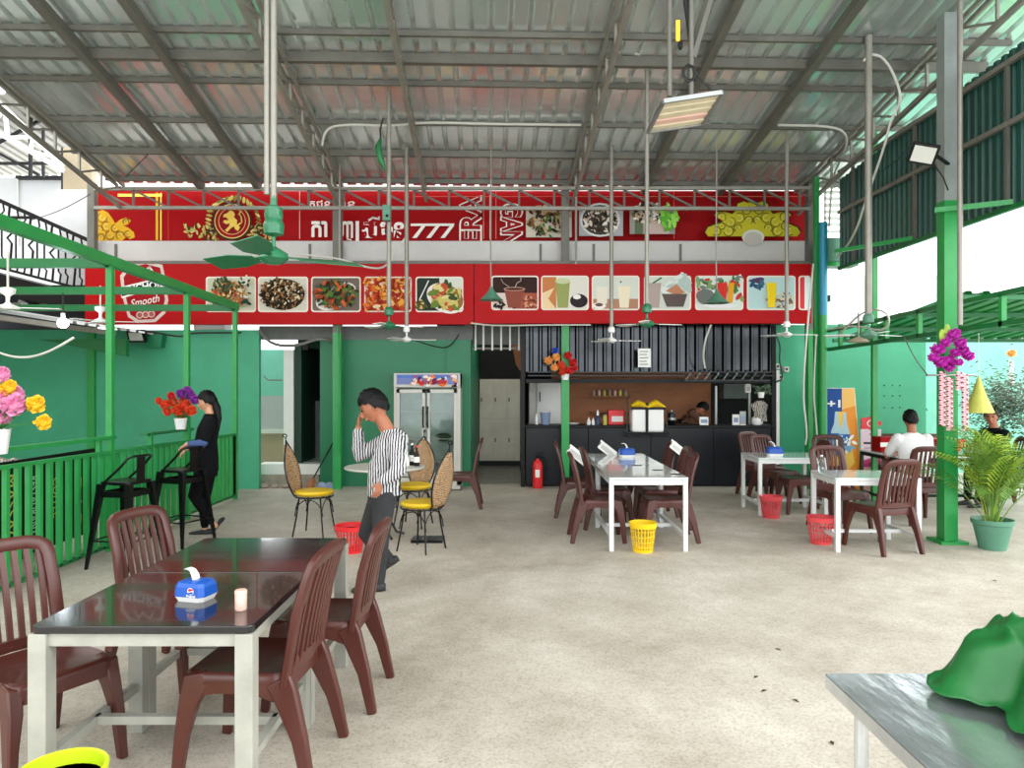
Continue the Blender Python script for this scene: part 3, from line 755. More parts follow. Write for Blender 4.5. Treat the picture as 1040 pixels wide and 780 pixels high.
Y = 11.28
ls = thing('lower_sign', 'lower red shop sign with rounded pictures of dishes and drinks', 'sign', P(455, 330, Y))
obj('left_board', MB().box(X_(86, Y), X_(481, Y), Y, Y + .12, Z_(329.5, Y), Z_(266, Y)), 'red_sign', ls, bevel=.006)
obj('right_board', MB().box(X_(481.6, Y), X_(824, Y), Y, Y + .12, Z_(328.5, Y), Z_(265, Y)), 'red_sign', ls, bevel=.006)
obj('edge_strip', MB().box(X_(86, Y), X_(824, Y), Y - .012, Y, Z_(268, Y), Z_(265, Y)), 'steel_frame', ls)
FR = (240, 226, 214)
def pic(x0, x1, kind, y0=281, y1=317):
    p = PR(fpx(Y - .004), .0004); p.rr(x0, y0, x1, y1, 3, FR)
    a, b, c, d = x0 + 1.4, y0 + 1.4, x1 - 1.4, y1 - 1.4; cx, cy = (a + c) / 2, (b + d) / 2; w_, h_ = c - a, d - b
    def bg_(c_): p.rr(a, b, c, d, 2.2, c_)
    if kind == 'fried_rice':
        bg_((204, 204, 178)); p.bits(a + 5, b + 4, c - 6, d - 1, 330, 2.2, FOOD['fried']); p.bits(a + 10, b + 1, c - 18, b + 15, 40, 2.4, ((50, 70, 40), (30, 40, 30), (90, 100, 60))); p.bits(c - 12, b + 1, c - 1, d - 4, 26, 3, ((40, 60, 50), (200, 200, 180)), False)
    elif kind == 'dark_fry':
        bg_((208, 206, 186)); p.ell(cx, cy, w_ * .46, h_ * .48, (58, 38, 26)); p.bits(a + 2, b + 1, c - 2, d - 1, 300, 2.4, FOOD['dark'] + ((150, 110, 70), (222, 210, 180)))
    elif kind == 'greens':
        bg_((112, 100, 90)); p.ell(cx, cy + 2, w_ * .46, h_ * .36, (228, 226, 216), 24, -.45); p.bits(a + 4, b + 3, c - 3, d - 2, 230, 3.2, FOOD['green'] + ((200, 90, 40), (80, 110, 40)))
    elif kind == 'soup':
        bg_((190, 74, 30)); p.bits(a + 1, b + 1, c - 1, d - 1, 230, 3.4, FOOD['soup'], False)
    elif kind == 'hotpot':
        bg_((44, 54, 44)); p.rect(cx, b, c, cy - 5, (214, 218, 204)); p.ell(cx + 6, cy + 4, w_ * .44, h_ * .42, (236, 230, 220), 28, .5); p.ell(cx + 8, cy + 3, w_ * .38, h_ * .37, (150, 110, 60), 28, .5)
        p.bits(a + 13, b + 6, c - 1, d - 2, 60, 5.5, ((206, 190, 110), (220, 206, 140), (110, 130, 50), (196, 80, 50), (60, 80, 40))); p.stroke([(a + 3, b + 22), (a + 12, b + 3)], 1.2, (220, 220, 220)); p.bits(a, d - 9, a + 10, d, 12, 4, ((206, 190, 120), (90, 80, 40)))
    elif kind == 'coffee':
        bg_((52, 30, 26)); p.rect(a + 24, cy, c, d, (166, 84, 60)); p.rect(a, cy, a + 20, d, (214, 200, 190)); p.poly([(cx - 11, cy - 4), (cx + 10, cy - 4), (cx + 5, d - 1), (cx - 7, d - 1)], (140, 74, 58)); p.ell(cx - .5, cy - 4, 11, 2, (196, 150, 130)); p.ell(cx - .5, cy - 4, 9.5, 1.3, (70, 36, 28))
        p.bits(c - 14, cy + 4, c, d - 1, 26, 2, ((214, 160, 130), (110, 50, 36)), False); p.bits(a + 2, d - 7, a + 12, d - 1, 12, 2.4, ((40, 30, 26),)); p.stroke([(cx, cy - 5), (cx + 2, cy - 10), (cx + 6, cy - 12), (cx + 6, b + 1)], .8, (190, 170, 160)); p.stroke([(cx - 6, cy - 6), (cx - 12, cy - 10), (cx - 14, cy - 14)], .8, (160, 140, 130))
    elif kind == 'matcha':
        bg_((222, 218, 206)); p.rect(a, b, a + 14, d, (196, 124, 76)); p.poly([(a, cy), (a + 12, cy - 5), (a + 6, cy + 6), (a + 14, d), (a, d)], (234, 206, 160)); p.poly([(a + 13, b + 3), (a + 28, b + 3), (a + 26, d - 1), (a + 15.5, d - 1)], (150, 158, 92)); p.ell(a + 20.5, b + 4, 7.5, 3, (196, 206, 160)); p.ell(a + 37, cy + 8, 9, 7, (44, 34, 36)); p.ell(a + 35, cy + 4, 4, 2.5, (236, 232, 226))
    elif kind == 'milk':
        bg_((212, 216, 204)); p.rect(a, cy + 6, c, d, (176, 132, 104)); p.poly([(a + 3, b + 10), (a + 15, b + 10), (a + 14, cy + 11), (a + 4, cy + 11)], (230, 222, 206)); p.poly([(a + 25, b + 9), (a + 38, b + 9), (a + 36, d - 1), (a + 27, d - 1)], (236, 224, 196)); p.ell(a + 6, cy + 13, 7, 3.4, (236, 230, 224)); p.ell(a + 6, cy + 12, 4, 1.8, (110, 80, 60)); p.ell(a + 28, b + 5, .9, .9, (60, 50, 50))
    elif kind == 'choco':
        bg_((206, 212, 202)); p.bits(cx, b, c, cy, 16, 7, ((220, 226, 220), (180, 196, 190)), False); p.poly([(a + 2, b + 6), (a + 16, b + 6), (a + 14, d - 1), (a + 5, d - 1)], (176, 158, 152)); p.poly([(cx - 2, cy - 2), (cx + 9, cy - 9), (cx + 18, cy), (cx + 8, cy + 2)], (190, 130, 96)); p.poly([(cx - 6, cy + 1), (cx + 20, cy + 1), (cx + 16, d - 2), (cx - 1, d - 2)], (96, 82, 78)); p.stroke([(a + 8, b + 6), (a + 16, b + 1)], 1.6, (60, 110, 60))
    elif kind == 'juice':
        bg_((216, 226, 216)); p.bits(a, b, c, cy + 5, 60, 4, ((70, 120, 60), (130, 160, 100), (200, 60, 50), (230, 230, 220), (110, 130, 120)), False); p.poly([(a + 20, b + 6), (a + 31, b + 6), (a + 29, d - 5), (a + 22, d - 5)], (212, 52, 42)); p.poly([(a + 32, b + 6), (a + 38, b + 6), (a + 36, d - 6), (a + 31, d - 6)], (232, 160, 40)); p.ell(a + 9, cy + 4, 9, 8, (110, 116, 110)); p.ell(cx, d - 3, w_ * .4, 2.4, (232, 232, 232))
    elif kind == 'yellow':
        bg_((186, 214, 214)); p.bits(a + 2, b, a + 16, cy - 4, 14, 4, ((40, 80, 110), (90, 60, 100), (60, 110, 130))); p.bits(a + 16, cy, c, d - 1, 70, 2.2, ((206, 206, 190), (130, 100, 90), (230, 220, 180))); p.poly([(a + 18, b + 6), (a + 28, b + 6), (a + 26.5, d - 1), (a + 19.5, d - 1)], (240, 206, 30))
    elif kind == 'part':
        bg_((226, 60, 66)); p.rect(c - 5, b, c, d, (226, 236, 236))
    p.build('picture', ls)
for a, b, k in ((209, 260, 'fried_rice'), (262, 313, 'dark_fry'), (316, 366.5, 'greens'), (370, 418, 'soup'), (422, 470.5, 'hotpot')): pic(a, b, k)
for a, b, k in ((499, 547, 'coffee'), (549.5, 598, 'matcha'), (601, 649.5, 'milk'), (654, 702, 'choco'), (706, 755, 'juice'), (758.5, 808, 'yellow'), (811, 823.5, 'part')): pic(a, b, k, 280, 315)
# hexagonal beer badge at the left end
p = PR(fpx(Y - .004), .0005)
hx = [(122, 280), (131, 268), (148, 265), (165, 269), (167, 278), (171, 305), (168, 318), (158, 327), (140, 328), (130, 322), (124, 300)]
cxy = (147, 297)
p.poly(hx, (214, 196, 186)); p.poly([(cxy[0] + (x - cxy[0]) * .86, cxy[1] + (y - cxy[1]) * .9) for x, y in hx], (156, 10, 20))
p.poly([(120, 292), (166, 281), (169, 290), (124, 303)], (236, 230, 220)); p.poly([(121, 293.5), (166, 282.5), (168.5, 289), (124, 301)], (18, 20, 26))
p.text('ANCHOR', 124, 285, 166, 298, (240, 240, 240), rot=-.16, bold=.03)
p.text('Smooth', 133, 299, 162, 312, (236, 226, 220), rot=-.18, bold=.01, shear=.3)
for i, x in enumerate((142, 148, 154)): p.ell(x, 320 - i * .5, 3.6, 3.6, (214, 190, 180), 14); p.ell(x, 320 - i * .5, 2.6, 2.6, (170, 90, 80), 12)
p.stroke([(136, 279), (141, 272), (146, 277), (152, 271), (156, 277)], 2, (226, 214, 206))
p.build('beer_badge', ls, 'red and black cream-bordered beer badge')
# ================================================================ CHAIRS (moulded plastic, slatted back); faces +X, origin under the seat centre
def lerp(a, b, t): return a + (b - a) * t
def back_x(z): return -.2 - max(0, z - .42) * .17 - max(0, z - .7) * .12
def make_chair():
    t = thing('dining_chair', 'chair', 'chair', (0, 0, 0))
    # seat with rounded corners and skirt
    mb = MB(); pl = rrect(-.21, .22, -.215, .215, .06, 4)
    n = len(pl); cx = 0
    rings = []
    for z, k in ((.37, 1.0), (.425, 1.0), (.44, .985), (.445, .93), (.438, .8), (.432, .3)):
        rings.append([(x * k, y * k, z - (.012 if (k < .9 and x < .1) else 0) + (.006 * (y / .2) ** 2 if k < .97 else 0)) for x, y in pl])
    vs = [q for r in rings for q in r]; fs = []
    for i in range(len(rings) - 1):
        for k in range(n): fs.append((i * n + k, i * n + (k + 1) % n, (i + 1) * n + (k + 1) % n, (i + 1) * n + k))
    fs.append(tuple((len(rings) - 1) * n + k for k in range(n)))
    # arched skirt : lower edge raised in the middle is approximated by the short skirt
    mb.add(vs, fs); obj('seat', mb, 'brown_plastic', t, smooth=True)
    for sy in (-1, 1):
        # rear leg: splayed, tapering
        obj('leg', MB().sweep([(-.31, sy * .225, 0), (-.265, sy * .212, .2), (-.2, sy * .198, .38), (-.175, sy * .196, .43)], [(.035, .045), (.04, .062), (.045, .1), (.045, .11)], side=(0, 1, 0)), 'brown_plastic', t, smooth=True, bevel=.008)
        # front leg, wide at the top and flowing into the skirt
        obj('leg', MB().sweep([(.235, sy * .222, 0), (.215, sy * .212, .2), (.192, sy * .196, .33), (.165, sy * .19, .405), (.12, sy * .188, .425)], [(.035, .042), (.042, .055), (.055, .075), (.06, .11), (.05, .06)], side=(0, 1, 0)), 'brown_plastic', t, smooth=True, bevel=.008)
        # curved skirt corner bracket
        obj('apron', MB().sweep([(-.19, sy * .203, .375), (-.12, sy * .206, .388), (-.05, sy * .207, .396), (.05, sy * .207, .398), (.12, sy * .206, .39), (.17, sy * .204, .38)], [(.02, .085), (.02, .06), (.02, .045), (.02, .042), (.02, .055), (.02, .075)], side=(0, 1, 0)), 'brown_plastic', t, smooth=True)
    # back frame: uprights + rounded crest in one loop
    pts = []; szs = []
    for z in (.40, .5, .6, .7, .78, .83): pts.append((back_x(z), -.2 + (z - .4) * .03, z)); szs.append((.055, .035))
    for a in range(1, 8):
        th = PI - a * PI / 8
        cc = math.cos(th); yy = math.copysign(abs(cc) ** .62, cc) * .188; zz = .83 + math.sin(th) ** .62 * .07
        pts.append((back_x(zz) - .012 * math.sin(th), yy, zz)); szs.append((.06, .035))
    q = [(x, -y, z) for x, y, z in pts[:6]][::-1]
    pts += q; szs += [(.055, .035)] * 6
    vs = []; n = len(pts)
    mb = MB()
    # frame ring profile kept normal to the back surface
    P3 = [Vector(p_) for p_ in pts]; rings = []
    for i, p_ in enumerate(P3):
        tt = (P3[min(i + 1, n - 1)] - P3[max(i - 1, 0)]).normalized()
        nrm = Vector((1, 0, .2)).normalized(); nrm = (nrm - tt * nrm.dot(tt)).normalized(); sd = tt.cross(nrm)
        w_, d_ = szs[i]
        rings.append([p_ + sd * (a * w_ / 2) + nrm * (b * d_ / 2) for a, b in ((-1, -.6), (-.6, -1), (.6, -1), (1, -.6), (1, .6), (.6, 1), (-.6, 1), (-1, .6))])
    vs = [v for r in rings for v in r]; fs = []
    for i in range(n - 1):
        for k in range(8): fs.append((i * 8 + k, i * 8 + (k + 1) % 8, (i + 1) * 8 + (k + 1) % 8, (i + 1) * 8 + k))
    fs += [tuple(reversed(range(8))), tuple((n - 1) * 8 + k for k in range(8))]
    mb.add(vs, fs); obj('back_frame', mb, 'brown_plastic', t, smooth=True)
    obj('lower_rail', MB().sweep([(back_x(.47) , -.17, .47), (back_x(.47) - .02, 0, .47), (back_x(.47), .17, .47)], [(.022, .05)] * 3, side=(1, 0, 0)), 'brown_plastic', t, smooth=True)
    for k in range(7):
        y = -.144 + k * .048
        top = .83 + .07 * max(0, 1 - (abs(y) / .188) ** 3.2) ** .31
        obj('slat', MB().sweep([(back_x(z) - .016 * (1 - (y / .2) ** 2), y * (1 + (z - .45) * .12), z) for z in (.46, .6, .74, top)], [(.014, .024)] * 4, side=(1, 0, 0)), 'brown_plastic', t, smooth=True)
    return t
CH = make_chair(); _used = [False]
def chair(x, y, deg, label, group, s=1.0):
    o = CH if not _used[0] else dup(CH)
    _used[0] = True
    o.location = (x, y, 0); o.rotation_euler = (0, 0, math.radians(deg)); o.scale = (s, s, s)
    o['label'] = label; o['group'] = group; return o
g1 = 'brown chairs at the black-topped table'; g2 = 'brown chairs at the long white table'; g3 = 'brown chairs at the right-hand tables'
chair(-2.04, 3.14, -30, 'brown slatted plastic chair at the left frame edge, beside black-topped table', g1, 1.02)
chair(-1.9, 4.16, -18, 'brown slatted plastic chair behind the blue tissue box, near black bar stools', g1)
chair(-1.12, 3.2, 176, 'brown slatted plastic chair nearest the camera, right side of black-topped table', g1, 1.03)
chair(-1.0, 3.88, 178, 'brown slatted plastic chair in front of the man in striped shirt', g1)
chair(.93, 7.75, 0, 'nearest brown chair on the left of the long white table', g2)
chair(1.12, 8.45, 3, 'middle brown chair on the left of the long white table', g2)
chair(.86, 9.15, -4, 'farthest brown chair on the left of the long white table', g2)
chair(1.62, 7.75, 180, 'nearest brown chair on the right of the long white table', g2)
chair(1.72, 8.45, 178, 'middle brown chair on the right of the long white table', g2)
chair(1.73, 9.2, 183, 'farthest brown chair on the right of the long white table', g2)
chair(-.72, 9.8, 181, 'lone brown plastic chair standing sideways by the glass-door fridge', 'brown chairs at the fridge')
chair(3.68, 10.14, -62, 'brown chair behind the small table that carries a blue tissue box', g3)
chair(3.73, 10.8, -58, 'brown chair at the black counter end, behind the table with blue tissue box', g3)
chair(3.72, 9.4, 178, 'brown chair seen sideways at the right end of the far small table', g3)
chair(3.72, 8.25, -84, 'brown chair facing the camera behind the table with clear bottle', g3)
chair(3.68, 7.3, 105, 'brown chair turned away from the camera, nearest of the right-hand chairs', g3)
chair(4.45, 10.1, -100, 'dark brown chair behind, in front of the orange and blue poster', g3)
chair(4.86, 8.75, 88, 'brown chair occupied by the white-shirted man at right', g3)
chair(6.68, 9.9, 180, 'brown chair behind palm, occupied by the dark-clothed man', g3)

# ================================================================ TABLES
def table(label, x0, x1, y0, y1, H, top_m, leg_m, leg=.045, overhang=.0, rz_=0, th=.025, name='dining_table', group=None, stretch=.13):
    cx, cy = (x0 + x1) / 2, (y0 + y1) / 2; w_, d_ = (x1 - x0) / 2, (y1 - y0) / 2
    t = thing(name, label, 'table', (0, 0, 0), group)
    obj('tabletop', MB().slab(rrect(-w_, w_, -d_, d_, .03, 3), H - th, H), top_m, t, bevel=.004)
    a, b = w_ - .03 - overhang, d_ - .03 - overhang; ap = .05
    for sx in (-1, 1):
        for sy in (-1, 1): obj('leg', MB().box(sx * a - leg / 2, sx * a + leg / 2, sy * b - leg / 2, sy * b + leg / 2, 0, H - th), leg_m, t, bevel=.003)
        obj('apron', MB().box(sx * a - .015, sx * a + .015, -b, b, H - th - ap, H - th), leg_m, t)
        obj('stretcher', MB().box(sx * a - .018, sx * a + .018, -b, b, stretch, stretch + .035), leg_m, t)
    for sy in (-1, 1): obj('apron', MB().box(-a, a, sy * b - .015, sy * b + .015, H - th - ap, H - th), leg_m, t)
    obj('cross_stretcher', MB().box(-a, a, -.018, .018, stretch, stretch + .035), leg_m, t)
    t.location = (cx, cy, 0); t.rotation_euler.z = math.radians(rz_); return t
table('near black granite-topped table holding the blue tissue box and pink cup', -1.81, -.975, 2.73, 3.505, .742, 'granite', 'table_paint', .068, th=.03, group='black-topped tables', stretch=.2)
table('second black granite-topped table just behind, nearest the man', -1.81, -.97, 3.515, 4.3, .742, 'granite', 'table_paint', .068, th=.03, group='black-topped tables', stretch=.2)
table('near half of the long white table, beside the yellow basket', .95, 1.74, 7.16, 8.4, .73, 'white_tabletop', 'white_steel', .045, group='long white table')
table('far half of the long white table, carrying a blue tissue box', .97, 1.73, 8.41, 9.66, .73, 'white_tabletop', 'white_steel', .045, group='long white table')
table('small white table at right with clear bottle, nearest the palm', 3.18, 4.02, 7.12, 7.8, .73, 'white_tabletop', 'white_steel', .045, rz_=-2)
table('small white table near the counter end with blue tissue box', 3.07, 3.95, 9.08, 9.8, .73, 'white_tabletop', 'white_steel', .045)
tt = thing('steel_table', 'stainless steel table at lower right corner carrying the green cloth', 'table', (1.65, 1.5, 0))
obj('tabletop', MB().slab(rrect(.972, 2.6, .7, 2.27, .008, 2), .705, .75), 'stainless', tt, bevel=.004)
for x in (1.05, 2.5):
    for y in (.8, 2.19): obj('leg', MB().tube([(x, y, 0), (x, y, .705)], .02, 10), 'stainless', tt, smooth=True)
# green cloth bag heap on the steel table
from mathutils import noise
mb = MB(); n, m_ = 120, 60; vs = []; fs = []
cx, cy = 1.70, 1.99
for i in range(m_ + 1):
    f = i / m_
    for k in range(n):
        th = 2 * PI * k / n
        edge = 1 + .12 * math.sin(3 * th + .9) + .07 * math.sin(5 * th + 1) + .03 * math.sin(9 * th)
        x = cx + .5 * f * edge * math.cos(th); y = min(2.262, cy + .27 * f * edge * math.sin(th))
        body = 1 / (1 + math.exp((f - .84) * 26))
        ridge = 1 - abs(noise.noise(Vector((x * 4.5, y * 4.5, 2.3)))) * 1.6
        fold = (1 - abs(noise.noise(Vector((x * 11, y * 11, 7.1))))) ** 3
        hgt = body * (.15 + .085 * ridge + .03 * fold) * (1 - .25 * f * f) + (1 - body) * (.012 + .022 * fold + .012 * math.sin(6 * th) ** 2)
        vs.append((x, y, .753 + max(.004, hgt * (1 - .6 * max(0, f - .9) * 10 * .5))))
for i in range(m_):
    for k in range(n): fs.append((i * n + k, (i + 1) * n + k, (i + 1) * n + (k + 1) % n, i * n + (k + 1) % n))
mb.add(vs, fs)
bag = thing('green_cloth', 'crumpled green cloth bag heaped on the stainless steel table', 'cloth', (cx, cy, .753))
o = obj('cloth_heap', mb, 'tarp_green', bag, smooth=True)
s_ = o.modifiers.new('thick', 'SOLIDIFY'); s_.thickness = .003; s_.offset = 1
obj('knot', MB().tube([(1.42, 1.80, .775), (1.33, 1.76, .79), (1.3, 1.71, .81), (1.36, 1.68, .795), (1.42, 1.66, .775), (1.41, 1.6, .76)], .02, 8, rr=[.012, .018, .022, .02, .016, .008]), 'tarp_green', bag, smooth=True, label='twisted knotted corner')

# ---------------------------------------------------------------- things on tables
def tissue_box(label, x, y, z, s=1.0, rz_=0, logo=False):
    t = thing('tissue_box', label, 'tissue box', (0, 0, 0), 'blue tissue boxes')
    def ring(hw, hd, z_): return [(hw, hd, z_), (-hw, hd, z_), (-hw, -hd, z_), (hw, -hd, z_)]
    def oct_(hw, hd, c): return [(hw, hd - c), (hw - c, hd), (-hw + c, hd), (-hw, hd - c), (-hw, -hd + c), (-hw + c, -hd), (hw - c, -hd), (hw, -hd + c)]
    def loftz(secs, mb):
        vs = [(a, b, z_) for pl, z_ in secs for a, b in pl]; n = 8; fs = []
        for i in range(len(secs) - 1):
            for k in range(n): fs.append((i * n + k, i * n + (k + 1) % n, (i + 1) * n + (k + 1) % n, (i + 1) * n + k))
        fs += [tuple(reversed(range(n))), tuple((len(secs) - 1) * n + k for k in range(n))]
        return mb.add(vs, fs)
    obj('base_tray', loftz([(oct_(.062, .05, .015), 0), (oct_(.073, .06, .018), .022)], MB()), 'white_plastic', t, label='white lower tray')
    obj('cover', loftz([(oct_(.074, .061, .018), .0222), (oct_(.07, .058, .018), .062), (oct_(.062, .05, .016), .078), (oct_(.04, .028, .01), .084)], MB()), 'blue_plastic', t, bevel=.002)
    obj('tissue', MB().sweep([(0, 0, .083), (-.004, 0, .1), (-.016, 0, .12), (-.034, 0, .128), (-.052, 0, .124)], [(.03, .014), (.034, .012), (.03, .008), (.028, .004), (.018, .002)], side=(0, 1, 0)), 'paper', t, smooth=True, label='white tissue pulled from the slot')
    if logo:
        p = PR(lambda u, v, k: Vector((u, -.0615 - k + (v * .05), .042 - v)), .0004)
        p.ell(.02, -.007, .0155, .0145, (240, 240, 240), 20); p.poly([(.006, -.011), (.016, -.019), (.03, -.017), (.034, -.011), (.022, -.0085), (.012, -.006)], (210, 30, 40)); p.poly([(.006, -.001), (.015, -.003), (.026, -.006), (.034, -.005), (.028, .004), (.013, .005)], (20, 70, 160))
        p.text('Pepsi', .0, .008, .042, .021, (240, 244, 250), bold=.02)
        p.build('logo_print', t)
    t.location = (x, y, z); t.scale = (s, s, s); t.rotation_euler.z = math.radians(rz_); return t
tissue_box('blue tissue box with round soda emblem on the near black-topped table', -1.335, 3.08, .742, 1.0, -14, True)
tissue_box('blue tissue box on the far half of long white table', 1.45, 9.2, .73, 1.35, 5)
tissue_box('blue tissue box on the small table near counter end', 3.37, 9.35, .73, 1.4, -10)
cp = thing('cup', 'small pale pink lidded cup on the near black-topped table', 'cup', (-1.09, 2.93, .742))
obj('body', MB().lathe([(.021, 0), (.0235, .004), (.0235, .062), (.022, .064)], (-1.09, 2.93, .742), 20), 'pale_pink', cp, smooth=True)
obj('lid', MB().lathe([(.0245, .064), (.0245, .076), (.021, .081), (0, .082)], (-1.09, 2.93, .742), 20), 'pale_pink', cp, smooth=True)
b = thing('bottle', 'small clear plastic bottle on the right white table', 'bottle', (3.25, 7.65, .73))
obj('body', MB().lathe([(.03, 0), (.033, .01), (.033, .09), (.026, .12), (.012, .145), (.012, .16)], (3.25, 7.65, .73), 14), 'glass', b, smooth=True)
obj('cap', MB().lathe([(.014, .16), (.014, .175), (0, .176)], (3.25, 7.65, .73), 12), 'white_plastic', b, smooth=True)
# leaning menu boards at the long white table
for i, (px, py, Y, lab) in enumerate(((586, 462, 8.95, 'white menu board tilted on the left chair backs at long white table'), (617, 457, 9.5, 'white menu board lying tilted at the far left of long white table'), (690, 457, 8.9, 'white menu board tilted on the right chair backs at long white table'))):
    c = P(px, py, Y)
    M = Matrix.Rotation(math.radians(38), 3, 'Y') @ Matrix.Rotation(math.radians(32), 3, 'X')
    t = thing('menu_board', lab, 'menu', c, 'tilted white menus')
    obj('sheet', MB().cbox(c, .27, .2, .006, rot=M), 'paper', t)
    obj('print_lines', MB().cbox(c + M @ Vector((0, -.02, .0045)), .2, .09, .002, rot=M), 'gutter_white', t)
    obj('edge_clip', MB().cbox(c + M @ Vector((-.13, 0, .004)), .015, .08, .012, rot=M), 'steel_frame', t)
for x, y in ((1.36, 8.2), (1.5, 7.75), (1.62, 7.4)):
    obj('table_mat', MB().slab(rrect(x, x + .11, y, y + .07, .02), .7305, .733), 'black', None, 'small dark flat ashtray dish on the long white table, %s' % ('farthest' if y > 8 else 'middle' if y > 7.5 else 'nearest'), 'dish', 'dark dishes')

# ---------------------------------------------------------------- baskets
def basket(label, x, y, r0, r1, h, mt, n=24):
    t = thing('waste_basket', label, 'basket', (x, y, 0), 'plastic waste baskets')
    mb = MB()
    for k in range(n):
        a = 2 * PI * k / n; c, s_ = math.cos(a), math.sin(a)
        mb.beam((x + r0 * c, y + r0 * s_, .01), (x + r1 * c, y + r1 * s_, h - .02), .007 + r0 * .05, .004, side=(-s_, c, 0))
    for f in (.18, .36, .54, .72):
        r = lerp(r0, r1, f); mb.tube([(x + r * math.cos(2 * PI * k / 24), y + r * math.sin(2 * PI * k / 24), h * f) for k in range(24)], .004, 5, closed=True)
    obj('lattice_wall', mb, mt, t)
    obj('base', MB().lathe([(r0, 0), (r0 + .004, .03), (r0 - .004, .03), (r0 - .006, .006), (0, .006)], (x, y, 0), 24), mt, t, smooth=True)
    obj('rim', MB().lathe([(r1 - .004, h - .05), (r1 + .004, h - .05), (r1 + .012, h - .004), (r1 + .008, h), (r1 - .002, h - .004), (r1 - .004, h - .05)], (x, y, 0), 28), mt, t, smooth=True)
    return t
basket('yellow plastic lattice basket standing at the long white table', 1.29, 7.18, .095, .128, .29, 'yellow_plastic')
basket('pink plastic lattice basket at the small table near the counter', 3.2, 9.0, .095, .13, .27, 'pink_plastic')
basket('pink plastic lattice basket between the two right-hand tables', 3.2, 7.55, .1, .135, .28, 'pink_plastic')
basket('red plastic basket on the floor beside the man in striped shirt', -1.58, 7.15, .1, .15, .27, 'red_plastic')
basket('lime green plastic basket at the lower left frame corner', -1.52, 2.46, .095, .13, .355, 'lime_plastic', 30)

# ================================================================ BAR STOOLS
def stool(label, x, y, deg):
    t = thing('bar_stool', label, 'stool', (0, 0, 0), 'black metal bar stools')
    obj('seat', MB().slab(rrect(-.155, .155, -.155, .155, .04), .745, .775), 'black_steel', t, bevel=.006)
    for sx in (-1, 1):
        for sy in (-1, 1):
            obj('leg', MB().sweep([(sx * .225, sy * .225, 0), (sx * .14, sy * .14, .75)], [(.022, .022), (.06, .05)]), 'black_steel', t)
    for a, b_ in (((-1, -1), (1, -1)), ((1, -1), (1, 1)), ((1, 1), (-1, 1)), ((-1, 1), (-1, -1))):
        obj('foot_rail', MB().beam((a[0] * .197, a[1] * .197, .25), (b_[0] * .197, b_[1] * .197, .25), .02, .012), 'black_steel', t)
        obj('upper_rail', MB().beam((a[0] * .15, a[1] * .15, .66), (b_[0] * .15, b_[1] * .15, .66), .01, .05), 'black_steel', t)
    obj('back_hoop', MB().tube([(.1, -.15, .77), (-.06, -.155, .9), (-.14, -.15, .985), (-.155, -.1, 1.0), (-.155, .1, 1.0), (-.14, .15, .985), (-.06, .155, .9), (.1, .15, .77)], .012, 8), 'black_steel', t, smooth=True)
    obj('back_splat', MB().sweep([(-.15, 0, .77), (-.155, 0, 1.0)], [(.1, .008), (.1, .008)], side=(0, 1, 0)), 'black_steel', t)
    t.location = (x, y, 0); t.rotation_euler.z = math.radians(deg)
stool('black metal bar stool nearest the camera at the green railing', -3.52, 6.65, 168)
stool('black metal bar stool that the woman in black holds', -3.42, 7.55, 160)

